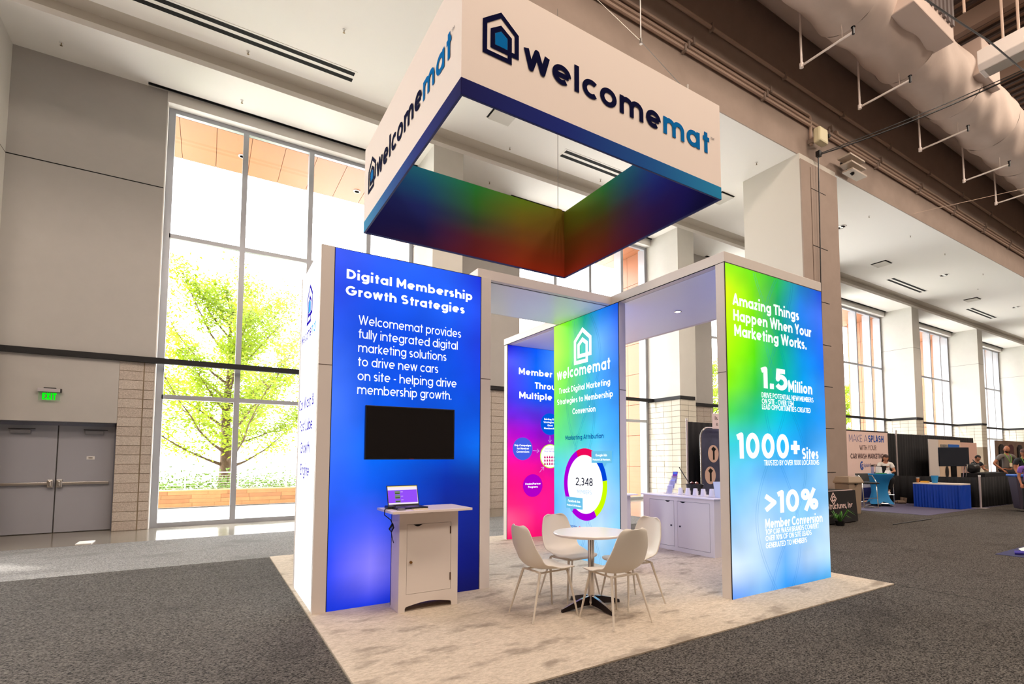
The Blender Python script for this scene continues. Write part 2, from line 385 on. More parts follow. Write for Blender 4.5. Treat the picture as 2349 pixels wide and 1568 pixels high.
def house_logo(o, u, w, material, parent, v=(0, 0, 1), lift=.005, fill=None, label=None, stroke=.13):
    """one line looping into a small house inside a larger one"""
    o, u, v = Vector(o), Vector(u).normalized(), Vector(v); nrm = u.cross(v)
    fn = lambda a, b: o+u*(a*w)+v*(b*w)+nrm*lift
    mb = MB(); h = stroke/2
    P = [(h, .82), (.5, 1.16), (1-h, .82), (1-h, .27), (.27, .27), (.27, .66), (.5, .82), (.74, .66), (.74, h), (h, h), (h, .82)]
    ribbon(mb, P[:5]+[(.27, .4)], stroke, fn); ribbon(mb, [(.27, .27+h), (.27, .66), (.5, .82), (.74, .66), (.74, h), (h, h), (h, .82), (.3, 1.01)], stroke, lambda a, b: fn(a, b)+nrm*.0006)
    ob = mb.build('logo', material, parent, label=label)
    if fill:
        fm = MB(); f2 = lambda a, b: o+u*(a*w)+v*(b*w)+nrm*(lift+.001)
        fm.poly([f2(*p) for p in [(.335, .335), (.675, .335), (.675, .625), (.5, .735), (.335, .625)]]); fm.build('logo_centre', fill, parent)
    return ob

# ------------------------------------------------------------------ colours of the place
M_dry = mat('painted_drywall', (178, 173, 168), .85, noise=(3, .02), bump=(60, .03))
M_ceil = mat('painted_ceiling', (240, 236, 230), .9)
M_pier = mat('painted_pier', (214, 210, 202), .85, noise=(3, .02))
M_girder = mat('painted_girder', (160, 142, 130), .8, noise=(2, .05))
M_block = mat('split_face_block', (188, 176, 165), .95, noise=(40, .16), bump=(55, .5))
M_block2 = mat('split_face_block_darker', (183, 170, 159), .95, noise=(40, .18), bump=(55, .5))
M_blockw = mat('honed_block', (214, 206, 190), .8, noise=(30, .05))
M_mortar = mat('mortar', (140, 124, 104), .95)
M_rail = mat('black_rail', (20, 17, 19), .7)
M_alu = mat('anodised_aluminium', (168, 170, 176), .4, .5)
M_glass = glassmat('window_glass')
M_conc = mat('polished_concrete', (132, 124, 112), .16, noise=(1.5, .12, 6))
M_copper = mat('copper_cladding', (158, 98, 62), .5, noise=(.8, .07))
M_deck = mat('pale_paving', (226, 222, 214), .8, noise=(2, .04))
M_deckhi = mat('brown_steel', (132, 100, 78), .7)
M_white = mat('white_paint', (226, 222, 218), .5)
M_frame = mat('exhibit_frame', (222, 212, 204), .42)
M_gasket = mat('black_gasket', (8, 8, 14), .5)
M_black = mat('black_plastic', (14, 14, 16), .4)
M_chrome = mat('chrome', (205, 200, 196), .18, 1)
M_dark = mat('dark_slot', (6, 6, 6), .9)
M_doorgrey = mat('grey_door_paint', (158, 157, 164), .45)
M_steel = mat('satin_steel', (190, 182, 174), .3, .9)
T_white = emat('backlit_white', (255, 255, 255), 1.5)
NAVY = mat('navy_print', (4, 6, 48), .9, spec=.05)
TEAL = mat('blue_print', (0, 104, 172), .9, spec=.05)

# ------------------------------------------------------------------ floor and outside ground
BAY = 9.144
struct('floor', B(-13, -31, -.2, 62, 9.25, 0), M_conc)
struct('ground_outside', B(-60, 9.25, -.25, 140, 90, -.03), M_deck)
def carpet_mat(name, c0, c1, c2, sc, big, stretch=(1, 1, 1), bump=.5, patch=.6):
    m = bpy.data.materials.new(name); m.use_nodes = True; nt = m.node_tree; b = nt.nodes['Principled BSDF']
    b.inputs['Roughness'].default_value = .95; b.inputs['Specular IOR Level'].default_value = .1
    t = nt.nodes.new('ShaderNodeTexCoord'); mp = nt.nodes.new('ShaderNodeMapping'); mp.inputs['Scale'].default_value = stretch
    nt.links.new(t.outputs['Object'], mp.inputs[0])
    n = nt.nodes.new('ShaderNodeTexNoise'); n.inputs['Scale'].default_value = sc; n.inputs['Detail'].default_value = 3; n.inputs['Roughness'].default_value = .7
    n2 = nt.nodes.new('ShaderNodeTexNoise'); n2.inputs['Scale'].default_value = big; n2.inputs['Detail'].default_value = 5; n2.inputs['Roughness'].default_value = .6
    nt.links.new(mp.outputs[0], n.inputs['Vector']); nt.links.new(mp.outputs[0], n2.inputs['Vector'])
    r = nt.nodes.new('ShaderNodeValToRGB'); r.color_ramp.elements[0].position = .36; r.color_ramp.elements[1].position = .64
    r.color_ramp.elements[0].color = (*s2l(c0), 1); r.color_ramp.elements[1].color = (*s2l(c1), 1)
    nt.links.new(n.outputs['Fac'], r.inputs[0])
    r2 = nt.nodes.new('ShaderNodeValToRGB'); r2.color_ramp.elements[0].position = .34; r2.color_ramp.elements[1].position = .46
    r2.color_ramp.elements[0].color = (1, 1, 1, 1); r2.color_ramp.elements[1].color = (0, 0, 0, 1)
    nt.links.new(n2.outputs['Fac'], r2.inputs[0])
    mx = nt.nodes.new('ShaderNodeMix'); mx.data_type = 'RGBA'; mx.inputs[7].default_value = (*s2l(c2), 1)
    ml = nt.nodes.new('ShaderNodeMath'); ml.operation = 'MULTIPLY'; ml.inputs[1].default_value = patch
    nt.links.new(r2.outputs[0], ml.inputs[0]); nt.links.new(ml.outputs[0], mx.inputs[0]); nt.links.new(r.outputs[0], mx.inputs[6]); nt.links.new(mx.outputs[2], b.inputs['Base Color'])
    bp = nt.nodes.new('ShaderNodeBump'); bp.inputs['Strength'].default_value = bump; bp.inputs['Distance'].default_value = .02
    nt.links.new(n.outputs['Fac'], bp.inputs['Height']); nt.links.new(bp.outputs[0], b.inputs['Normal'])
    return m
C_aisle = carpet_mat('charcoal_carpet', (18, 16, 16), (126, 119, 112), (48, 45, 43), 62, 1.0, (1, 1.4, 1), 1.0, .3)
C_daylit = carpet_mat('daylit_carpet', (86, 84, 83), (164, 160, 156), (112, 109, 106), 60, 1.0, (1, 1.5, 1), .6)  # paler than the charcoal: window light is put into these colours
C_booth = carpet_mat('plush_beige_carpet', (180, 166, 148), (208, 193, 174), (120, 107, 94), 30, 2.6, (.75, 1.5, 1), .5)
XL, XR, YF, YB = -.03, 5.977, -2.49, 3.634
B(-12.7, -30.9, .0, 5.985, YF-.005, .007).build('aisle_carpet', C_aisle, label='charcoal aisle carpet in front of the beige booth carpet', cat='carpet')
B(-12.7, YF+.0, .0, XL-.01, YB-.01, .007).build('aisle_carpet', C_aisle, label='dark aisle carpet left of the tall blue lightbox tower', cat='carpet')
B(-12.7, YB+.0, .0, 8.5, 6.72, .006).build('aisle_carpet', C_daylit, label='aisle carpet strip between the booth and the window wall, window light put into its paler grey', cat='carpet')
B(5.995, -30.9, .0, 61, 3.62, .0065).build('aisle_carpet', C_aisle, label='brown-grey aisle carpet running off to the far booths on the right', cat='carpet')
booth_carpet = B(XL, YF, .0, XR, YB, .016).build('booth_carpet', C_booth, label='beige mottled plush booth carpet under the white chairs', cat='carpet')
B(14.9, .62, .0066, 21.5, 3.7, .012).build('booth_carpet', mat('purple_carpet', (88, 82, 108), .95, noise=(30, .15)), label='dark purple carpet under the blue-skirted table', cat='carpet')
B(9.42, -3.9, .0066, 14.2, -2.42, .012).build('booth_carpet', mat('navy_carpet', (52, 54, 92), .95, noise=(30, .15)), label='small corner of navy carpet at the right edge', cat='carpet')
MB().prism([(9.95, -2.62), (10.3, -2.46), (14, -2.46), (14, -3.8), (10.1, -3.8)], lambda u, v, d: (u, v, d), .0125, .016).build('floor_mat', mat('white_mat', (240, 238, 232), .8), label='white floor mat lying on the navy carpet', cat='mat')
MB().tube([(9.62, -2.6, .04), (9.66, -2.72, .05), (9.72, -2.85, .04)], .03).build('cable_bundle', mat('violet_cable', (70, 60, 170), .5), label='short violet cable bundle on the white mat', cat='cable')
# thin seams between carpet rolls
struct('trim_1', MB().box(12.0, .2, .0066, 40, .212, .0085).box(5.984, -30.9, .002, 5.994, -2.45, .0085), mat('carpet_tape', (30, 28, 26), .9))

# ------------------------------------------------------------------ window wall: piers, recessed wall, rail, windows
def blocks(parent, rows, c0, c1, fn, bw, mats_, first_half=True, z0=0.0, dh=.2, name='brick'):
    """separate masonry blocks; fn(a,z,d)->xyz, a along the wall, d outwards"""
    protos = {}
    n = 0
    for r in range(rows):
        z = z0+r*dh; a = c0
        while a < c1-1e-3:
            b = min(a+bw, c1)
            if c1-b < .08: b = c1
            key = (round(b-a, 2), random.randrange(3))
            if key not in protos:
                wd = b-a-.012; p = .008+.004*key[1]
                mb = MB(); P = lambda u, v, d: (u, v, d)
                x0, x1, q0, q1 = 0.006, .006+wd, .006, dh-.006
                def vv(u, v, d): return tuple(Vector(fn(u, v, d))-Vector(fn(0, 0, 0)))
                fr = [vv(x0, q0, p), vv(x1, q0, p+random.uniform(-.003, .003)), vv(x1, q1, p), vv(x0, q1, p+random.uniform(-.003, .003))]
                bk = [vv(x0, q0, -.03), vv(x1, q0, -.03), vv(x1, q1, -.03), vv(x0, q1, -.03)]
                mb.v = fr+bk; mb.f = [(0, 1, 2, 3), (0, 4, 5, 1), (1, 5, 6, 2), (2, 6, 7, 3), (3, 7, 4, 0)]; mb.m = [0]*5
                o = mb.build(name, mats_[(n+r) % len(mats_)], parent); protos[key] = o
            else:
                o = protos[key].copy(); COL.objects.link(o)
            o.location = fn(a, z, 0); n += 1; a = b
SEG_Y = 8.78
def wallseg(name, x0, x1, detail, brick_x0=None):
    """recessed drywall with a masonry base"""
    o = struct(name, MB().box(x0, SEG_Y, 3.6, x1, 9.3, 9.83).box(x0, SEG_Y+.02, 0, x1, 9.3, 3.6, m=1), [M_dry, M_mortar])
    MB().box(x0, SEG_Y-.003, 7.565, x1, SEG_Y+.01, 7.585).build('joint', M_dark, o)
    if detail:
        blocks(o, 18, x0, x1, lambda a, z, d: (a, SEG_Y+.02-d, z), .4, (M_block, M_block2))
    return o
# left end: wall above the exit doors, masonry strip beside the window
wl = struct('wall_left', MB().box(-5.3, SEG_Y, 3.6, -1.9, 9.3, 9.83).box(-5.3, SEG_Y, 2.27, -2.5, 9.3, 3.6).box(-2.5, SEG_Y+.02, 0, -1.9, 9.3, 3.6, m=1)
            .box(-5.3, 9.22, 0, -2.5, 9.3, 2.27), [M_dry, M_mortar])
MB().box(-5.3, SEG_Y-.003, 7.565, -1.9, SEG_Y+.01, 7.585).build('joint', M_dark, wl)
for r in range(18):
    z = r*.2
    for (a, b) in ((-2.5, -2.09), (-2.075, -1.9)):
        if b > a:
            p = .006+random.random()*.01
            mb = MB().box(a+.004, SEG_Y+.02-p, z+.006, b-.004, SEG_Y+.05, z+.194); mb.build('brick', (M_block, M_block2)[(r+int(a*10)) % 2], wl)
# door pair
def exit_door():
    d = struct('door_1', MB().box(-4.42, 9.13, 0, -4.36, 9.22, 2.27).box(-2.56, 9.13, 0, -2.5, 9.22, 2.27).box(-4.42, 9.13, 2.2, -2.5, 9.22, 2.27).box(-4.6, 8.8, 2.262, -2.5, 9.22, 2.275), mat('door_frame_paint', (132, 133, 146), .5))
    for x0, x1, s in ((-4.36, -3.475, 1), (-3.455, -2.56, -1)):
        lf = B(x0, 9.14, .012, x1, 9.185, 2.2).build('door_leaf', M_doorgrey, d, bevel=.003)
        hx = x1-.06 if s > 0 else x0+.06
        MB().box(min(hx, hx-s*.78), 9.075, .985, max(hx, hx-s*.78), 9.11, 1.035).build('push_bar', M_steel, lf, bevel=.004)
        MB().box(hx-.045, 9.06, .93, hx+.045, 9.14, 1.085).box(hx-.02, 9.045, .96, hx+.02, 9.06, 1.06).build('latch_case', M_steel, lf, bevel=.01)
        cx = (x0+x1)/2+(-.1 if s > 0 else .12)
        MB().box(cx-.15, 9.07, 2.03, cx+.15, 9.14, 2.1).build('closer_body', mat('closer_grey', (128, 126, 130), .4), lf, bevel=.005)
        MB().box(cx-.17, 9.05, 2.115, cx+.22, 9.075, 2.13).build('closer_arm', M_black, lf)
    n = B(-3.0, 9.132, 1.5, -2.87, 9.139, 1.57).build('notice_plate', M_white, d)
    B(-2.97, 9.129, 1.525, -2.9, 9.132, 1.545).build('notice_print', M_steel, n)
exit_door()
# exit sign
es = thing('exit_sign', 'green lit exit sign over the grey double doors', 'sign', (-3.56, 8.78, 2.68))
B(-.175, -.09, .17, .175, -.02, .24).build('housing', mat('sign_housing', (176, 168, 170), .4), es, bevel=.006)
B(-.09, -.05, .24, .09, 0, .26).build('mount', M_black, es)
B(-.16, -.06, .0, .16, -.05, .17).build('acrylic_panel', mat('edge_lit_acrylic', (150, 190, 150), .1, alpha=.25), es)
lettering('EXIT', (-.105, -.062, .015), (1, 0, 0), .135, .215, .17, emat('exit_green', (0, 235, 10), 1.2), es, lift=.002)
B(.165, -.092, .165, .18, -.018, .243).build('end_cap', M_black, es)

PX0, PX1 = 3.88, 4.72       # pier 1; repeats every BAY
def pier(k, detail):
    x0, x1 = PX0+BAY*(k-1), PX1+BAY*(k-1)
    o = struct('wall_pier', MB().box(x0, 7.4, 3.6, x1, 9.3, 9.83).box(x0+.02, 7.42, 0, x1-.02, 9.3, 3.6, m=1), [M_pier, M_mortar])
    MB().box(x0-.002, 7.398, 7.565, x1+.002, 9.1, 7.58).build('joint', mat('shadow_joint', (120, 112, 104), .9), o)
    MB().box(x0-.035, 7.365, 3.6, x1-.1, 9.0, 3.72).build('rail', M_rail, o)
    if detail == 2:
        blocks(o, 18, 7.42, 9.02, lambda a, z, d: (x0+.02-d, 9.02-(a-7.42), z), .4, (M_blockw,))
        blocks(o, 18, x0+.02, x1-.02, lambda a, z, d: (a, 7.42-d, z), .4, (M_blockw,))
    elif detail == 1:
        blocks(o, 7, 7.42, 9.02, lambda a, z, d: (x0+.02-d, 9.02-(a-7.42), z), .4, (M_blockw,), z0=2.2)
        blocks(o, 7, x0+.02, x1-.02, lambda a, z, d: (a, 7.42-d, z), .4, (M_blockw,), z0=2.2)
    else:
        mb = MB()
        for r in range(18):
            for i in range(4):
                mb.box(x0+.008, 7.43+i*.4, r*.2+.008, x0+.03, 7.81+i*.4, r*.2+.192)
            for i in range(2): mb.box(x0+.03+i*.4, 7.408, r*.2+.008, x0+.41+i*.4, 7.43, r*.2+.192)
        mb.build('blockwork', M_blockw, o, kind='stuff')
    return o
pier(0, 0)
pier(1, 0); pier(2, 2); pier(3, 0); pier(4, 1); pier(5, 1); pier(6, 0)
wallseg('wall_back', 4.72, 7.29, True)
wallseg('wall_back', 4.72+BAY, 7.29+BAY, True)
for k in (2, 3, 4, 5): wallseg('wall_back', 4.72+BAY*k, 7.29+BAY*k, False)
struct('trim_2', B(-5.3, 8.70, 3.6, PX0, 8.80, 3.72), M_rail)
for k in range(1, 6): struct('trim_%d' % (k+2), B(PX1+BAY*(k-1)-.1, 8.70, 3.6, PX0+BAY*k, 8.80, 3.72), M_rail)
def window(k):
    x0 = -1.86+BAY*k; x1 = PX0+BAY*k; Y = 9.06
    fr = MB().box(x0-.02, Y-.05, 0, x0+.11, Y+.06, 9.6).box(x1-.11, Y-.05, 0, x1, Y+.06, 9.6).box(x0+.11, Y-.05, 9.5, x1-.11, Y+.06, 9.6).box(x0+.11, Y-.05, 0, x1-.11, Y+.06, .1)
    w = struct('window_%d' % (k+1), fr, M_alu)
    xs = [x0+.03, x0+1.53, x0+3.02, x0+4.5, x1-.03]
    for i in (1, 2, 3): MB().box(xs[i]-.058, Y-.05, .1, xs[i]+.058, Y+.06, 9.5).box(xs[i]-.035, Y+.06, 0, xs[i]+.035, Y+.36, 9.6).build('mullion', M_alu, w)
    B(x1-.05, Y+.06, 0, x1+.05, Y+.36, 9.6).build('mullion', M_alu, w)
    for i in range(4):
        for z in (2.9, 6.6): B(xs[i]+.058, Y-.05, z-.05, xs[i+1]-.058, Y+.05, z+.05).build('transom', M_alu, w)
        for z0, z1 in ((.1, 2.87), (2.93, 6.57), (6.63, 9.5)): MB().quad((xs[i]+.03, Y, z0), (xs[i+1]-.03, Y, z0), (xs[i+1]-.03, Y, z1), (xs[i]+.03, Y, z1)).build('pane', M_glass, w)
    B(x0-.04, 8.78, 9.6, x1, 9.3, 9.83).build('window_head', M_ceil, w)
    B(x0-.045, 8.80, 0, x0-.02, 9.3, 9.6).build('window_jamb', M_ceil, w)
    # copper soffit and pilaster outside
    s = struct('soffit_outside', B(x0-2.6, 9.3, 9.62, x1+.9, 11.4, 9.9), mat('soffit_back', (90, 50, 30), .8))
    px = x0-.6
    while px < x1-.05:
        B(px+.006, 9.32, 9.6, min(px+.76, x1+.3)-.006, 11.39, 9.63).build('panel', M_copper, s); px += .76
    p = struct('wall_outside', B(x1+.09, 9.45, 0, x1+1.6, 10.95, 9.6), mat('soffit_back', (90, 50, 30), .8))
    for j in range(8):
        for q in range(2): B(x1+.06, 9.45+q*.75, j*1.2+.008, x1+.09, 9.45+(q+1)*.75-.012, j*1.2+1.192).build('panel', M_copper, p)
    # light fittings in soffit outside
    if k == 0:
        for x, y in ((-.35, 10.35), (2.65, 10.6)):
            t = thing('soffit_lamp', 'small round lamp in the copper soffit outside, %s' % ('left one' if x < 0 else 'beside the hanging sign'), 'lamp', (x, y, 9.598))
            MB().lathe([(.1, 0), (.1, -.015), (.075, -.02)], n=20).build('ring', M_white, t); MB().lathe([(.07, -.021), (0.0, -.021)], n=20).build('lens', M_steel, t)
for k in range(0, 6): window(k)

# ------------------------------------------------------------------ ceilings
def ceiling_lines():
    struct('ceiling', B(-13, 2.74, 10.2, 62, 7.4, 10.4), M_ceil)
    # bulkhead with a small sloped cove, and the lower soffit along the windows
    mb = MB().box(-13, 7.4, 9.95, 62, 7.55, 10.4).box(-13, 7.4, 9.83, 62, 8.62, 9.95, m=1).box(-13, 8.78, 9.83, 62, 9.3, 9.95, m=1)
    mb.quad((-13, 7.4, 10.12), (62, 7.4, 10.12), (62, 7.16, 10.2), (-13, 7.16, 10.2))
    struct('ceiling_bulkhead', mb, [mat('bulkhead_paint', (196, 188, 176), .9), M_ceil])
    mb = MB()
    for k in range(-1, 7):
        xs0 = -2.25+BAY*k; xe = PX0+BAY*k
        mb.box(max(-13, PX0-BAY+BAY*k), 8.62, 9.83, xs0, 8.78, 9.95)
    mb.build('soffit_infill', M_ceil, None, kind='structure')
    for k in range(0, 6):
        xs0 = -2.25+BAY*k; xe = PX0+BAY*k
        t = thing('slot_diffuser', 'long black slot diffuser above window bay %s' % ('one, beside the left drywall', 'two, seen through the hanging sign', 'three, over the far side of the booth', 'four, right of the big column', 'five of the receding windows', 'six, farthest to the right')[k], 'air diffuser', (xs0, 8.62, 9.83))
        B(0, .0, .03, xe-xs0, .16, .1).build('slot', M_dark, t); B(0, .08, -.003, xe-xs0, .1, .06).build('blade', mat('slot_blade', (20, 20, 20), .6), t)
ceiling_lines()
def double_slot(x0, x1, y, label):
    t = thing('linear_diffuser', label, 'air diffuser', (x0, y, 10.2), group='double black slot diffusers in the ceiling')
    w = x1-x0
    B(-.05, -.22, -.006, w+.05, .22, .001).build('frame', M_ceil, t)
    for yy in (-.17, .05): B(0, yy, -.009, w, yy+.12, -.005).build('slot', M_dark, t)
double_slot(-2.1-1.7, 1.62, 6.52, 'long double slot diffuser at the top left of the ceiling')
double_slot(7.32, 11.2, 6.36, 'double slot diffuser seen through the open hanging sign')
double_slot(26.6, 30.2, 6.36, 'double slot diffuser right of the column, nearer of the two')
double_slot(36.0, 39.8, 6.3, 'double slot diffuser right of the column, farther of the two')
for i, (x, y, lb) in enumerate([(5.1, 5.8, 'flat square diffuser seen inside the hanging sign opening'), (13.2, 5.6, 'flat square diffuser between the sign and the big column'), (24.1, 5.6, 'flat square diffuser right of the big column, first one'), (34, 5.5, 'flat square diffuser right of the big column, second one'), (44, 5.45, 'flat square diffuser far off toward the right edge')]):
    t = thing('ceiling_diffuser', lb, 'air diffuser', (x, y, 10.2), group='square plate diffusers in the ceiling')
    B(-.32, -.32, -.004, .32, .32, .0).build('recess', M_dark, t); B(-.29, -.29, -.05, .29, .29, -.03).build('plate', mat('diffuser_plate', (196, 190, 180), .6), t)
    B(-.12, -.12, -.03, .12, .12, 0).build('neck', M_dark, t)
def downlight(x, y, z, label, r=.2, lit=1.0):
    t = thing('downlight', label, 'light', (x, y, z), group='round recessed downlights in the ceiling')
    MB().lathe([(r, 0), (r, -.012), (r*.8, -.016), (r*.78, 0.0)], n=22, cap=False).build('trim_ring', M_white, t, smooth=True)
    for s in (-1, 1): MB().lathe([(r*.3, -.006), (0, -.006)], (s*r*.38, 0, 0), n=14).build('lamp', emat('lamp_white', (255, 250, 235), 1.2*lit), t)
    MB().lathe([(r*.78, -.003), (0, -.003)], n=20).build('reflector', M_steel, t)
downlight(18.8, 4.6, 10.2, 'round recessed downlight right of the column, nearest')
downlight(28.2, 4.7, 10.2, 'round recessed downlight right of the column, middle')
downlight(37.9, 4.7, 10.2, 'round recessed downlight right of the column, far')
spr = None
sp_pts = [(-.44, 6.95, 'above the left window, on the main ceiling'), (1.15, 5.23, 'left of the hanging sign on the plain ceiling'), (5.92, 6.95, 'upper one inside the hanging sign opening'), (9.1, 6.89, 'near the double slot inside the sign opening'),
          (12.37, 3.64, 'between the hanging sign and the column'), (18.75, 3.55, 'right of the column, first in the row'), (21.86, 3.51, 'right of the column, second in the row'), (25.12, 3.54, 'right of the column, third in the row'), (29.5, 3.6, 'right of the column, fourth in the row'), (18.6, 6.4, 'right of the column near the bulkhead'), (32, 4.6, 'beyond the second downlight')]
for x, y, lb in sp_pts+[(-.48, 8.2, 'in the soffit over the left window'), (5.96, 8.3, 'in the soffit seen through the sign'), (-3.6, 8.2, 'in the soffit at the far left corner'), (20.9, 8.1, 'in the soffit right of the column')]:
    z = 9.83 if y > 7.4 else 10.2
    t = thing('ceiling_sprinkler', 'tiny ceiling sprinkler head '+lb, 'sprinkler', (x, y, z), group='ceiling sprinkler heads')
    MB().lathe([(.035, 0), (.035, -.006), (.015, -.01)], n=12).build('escutcheon', M_white, t)
    MB().cyl((0, 0, 0), (0, 0, -.06), .009, n=6).lathe([(.025, -.065), (.0, -.06)], n=8).build('nozzle', mat('brass', (120, 100, 70), .4, .6), t)

# ------------------------------------------------------------------ big column, girder wall, high hall
col = struct('pillar', MB().box(12.95, 2.66, 0, 14.85, 4.54, 10.2), [mat('column_paint', (206, 200, 190), .85)])
MB().box(12.95, 2.62, 0, 14.85, 2.661, 10.02).build('face_panel', M_girder, col)
for z in (1.1, 2.35, 3.55, 4.75, 6.0, 7.6, 9.28): B(13.42, 2.615, z-.008, 14.2, 2.63, z+.008).build('joint', M_dark, col)
for x in (13.42,): B(x-.008, 2.612, 0, x+.008, 2.628, 9.9).build('joint', mat('joint_brown', (96, 76, 62), .9), col)
gw = struct('wall_girder', MB().box(-13, 2.71, 10.2, 62, 2.739, 14.3).box(-13, 2.739, 10.41, 62, 3.2, 14.3).box(-13, 2.72, 14.3, 62, 8, 14.5), M_girder)
struct('wall_rear', MB().box(-13, -31, 0, -12.8, 9.3, 17).box(-13, -31.2, 0, 62, -31, 17).box(61.8, -31, 0, 62, 9.3, 17), mat('hall_wall', (150, 132, 118), .9))
# corrugated deck with ribs, and steel trusses
dk = struct('ceiling_deck', B(-13, -31, 16.6, 62, 8, 16.8), M_deckhi)
mb = MB()
for i in range(150): mb.box(-10+i*.45, -12, 16.5, -10+i*.45+.12, 4, 16.6)
mb.build('deck_rib', mat('deck_rib', (64, 44, 32), .8), dk, kind='stuff')
def truss(y, x0, x1, label):
    t = thing('roof_truss', label, 'truss', (0, 0, 0), group='roof trusses')
    st = mat('truss_paint', (150, 124, 104), .7)
    B(x0, y-.1, 16.1, x1, y+.1, 16.35).build('top_chord', st, t); B(x0, y-.1, 14.3, x1, y+.1, 14.5).build('bottom_chord', st, t)
    x = x0; u = True
    while x < x1-1.4:
        MB().cyl((x, y, 14.5 if u else 16.2), (x+1.4, y, 16.2 if u else 14.5), .07, n=6).build('web', st, t); x += 1.4; u = not u
truss(-1.6, 6, 34, 'brown roof truss above the round duct')
truss(-6.2, 6, 34, 'brown roof truss nearer to the camera side')
for x in (12, 16, 20, 24): struct('ceiling_beam', B(x, -12, 15.9, x+.25, 4, 16.5), M_deckhi)
# conduits clipped to the girder wall
M_cond = mat('painted_conduit', (190, 164, 146), .55)
for z, r, lb, x1 in ((12.2, .05, 'highest of the conduits along the girder wall', 60.5), (11.5, .045, 'conduit just above the lowest pair on the girder wall', 13.4), (11.32, .05, 'lower conduit of the pair along the girder wall', 60.5), (11.2, .045, 'lowest conduit along the girder wall', 60.5)):
    t = thing('conduit', lb, 'pipe', (0, 2.64, z))
    pts = [(-12.7, 0, 0), (x1, 0, 0)]+([(x1+.12, 0, -.03), (x1+.15, 0, -.15), (x1+.15, 0, -.9)] if x1 < 59 else [])
    MB().tube(pts, r, 8).build('pipe', M_cond, t, smooth=True)
    x = -6+z
    while x < 44:
        MB().box(x-.03, -.07, -.09, x+.03, .06, .09).build('clip', M_girder, t); x += 3.05
t = thing('conduit', 'short conduit starting left of the hanging cable, right of the flood light', 'pipe', (0, 2.66, 11.48))
MB().tube([(15.0, 0, 0), (60.5, 0, 0)], .045, 8).cyl((15, -.02, 0), (14.9, -.02, 0), .06).build('pipe', M_cond, t)
fl = thing('flood_light', 'cream square box light fixed to the girder wall', 'light', (13.55, 2.66, 10.72))
B(-.22, -.42, -.22, .22, -.2, .22).build('housing', mat('cream_plastic', (224, 214, 176), .5), fl, bevel=.05); B(-.06, -.2, -.06, .06, .06, .06).build('bracket', M_girder, fl)
MB().tube([(.2, -.2, -.05), (.5, -.12, .05), (.62, -.1, .2)], .025).build('arm', M_girder, fl); MB().cyl((.6, -.25, .28), (.6, 0, .28), .06).build('sensor', M_black, fl)
bl = thing('flood_light', 'flat slatted bracket light left hanging right of the black cable', 'light', (15.3, 2.66, 10.55))
for q in range(3): B(-.5+q*.13, -.5+q*.04, -.02-q*.17, .35+q*.13, -.1, .03-q*.17).build('blade', mat('bracket_grey', (190, 176, 160), .5), bl)
MB().cyl((0, -.3, -.4), (0, .06, .1), .05).build('stem', M_black, bl)

# round insulated duct
def duct():
    yc, zc, r = .68, 12.9, .84
    t = thing('air_duct', 'fat pale fabric-wrapped round duct crossing the top right', 'duct', (0, 0, 0))
    M_duct = mat('wrapped_duct', (214, 196, 184), .75, noise=(1.5, .04), bump=(2.2, .5))
    x = 3.0; n = 40
    while x < 57:
        ln = 3.0; vs = MB(); k = 16
        random.seed(int(x*10))
        ph = random.random()*6
        for i in range(k+1):
            for j in range(n):
                a = 2*pi*j/n; e = .028*sin(3*a+ph+i*.5)+.02*sin(7*a-i*.9+ph)
                rr = r+(.03 if i in (0, k) else 0)-.03*sin(pi*i/k)+e*(1 if 0 < i < k else .4)
                vs.v.append((x+ln*i/k, yc+rr*cos(a), zc+rr*sin(a)))
        for i in range(k):
            for j in range(n):
                q = (j+1) % n; vs.f.append((i*n+j, i*n+q, (i+1)*n+q, (i+1)*n+j)); vs.m.append(0)
        vs.build('duct_segment', M_duct, t, smooth=True)
        x += ln
    # squared collar with a grille on its camera side
    M2 = mat('duct_collar', (206, 186, 174), .7)
    MB().box(12.8, yc-1.1, zc-.55, 15.1, yc+.1, zc+.95).build('collar', M2, t, bevel=.03)
    for i in range(9): B(12.95+i*.24, yc-1.16, zc-.2, 13.07+i*.24, yc-1.09, zc+.9).build('grille_fin', mat('grille_grey', (110, 100, 98), .5), t)
    MB().box(17.4, yc-1.0, zc-.3, 18.8, yc, zc+.8).build('take_off_box', M2, t, bevel=.04)
    MB().box(23.6, yc-1.0, zc-.3, 25.0, yc, zc+.8).build('take_off_box', M2, t, bevel=.04)
    t2 = thing('air_duct', 'second duct half hidden between the round duct and the girder wall', 'duct', (0, 0, 0))
    MB().cyl((3, 2.0, 14.0), (60.5, 2.0, 14.0), .6, n=32).build('duct_segment', M_duct, t2, smooth=True)
duct()
# sprinkler arms under the duct
def arm(x, lb):
    t = thing('sprinkler_pipe', lb, 'pipe', (x, 1.42, 11.2), group='white L-shaped sprinkler pipes under the duct')
    M = mat('white_pipe', (226, 212, 204), .45)
    MB().tube([(0, 0, 3.0), (0, 0, 0)], .027, 8).build('drop', M, t, smooth=True); MB().tube([(0, 0, 0), (0, -1.25, 0)], .027, 8).build('branch', M, t, smooth=True)
    MB().cyl((0, 0, -.05), (0, 0, .06), .05).build('elbow', M, t); MB().cyl((0, -1.25, -.06), (0, -1.25, .1), .03).lathe([(.05, .11), (0, .11)], (0, -1.25, 0), 10).build('nozzle', M_black, t)
    MB().cyl((0, -1.0, 0), (0, -1.0, .35), .008, n=5).build('hanger', M_girder, t)
for x, lb in ((7.2, 'at the top edge, right of the sign'), (11.1, 'above the round duct end'), (13.9, 'first one below the duct'), (17.6, 'second one below the duct'), (21.0, 'third one below the duct'), (24.0, 'fourth one below the duct')):
    arm(x, 'white L-shaped sprinkler pipe, '+{'at': 'at'}.get('', '')+lb)
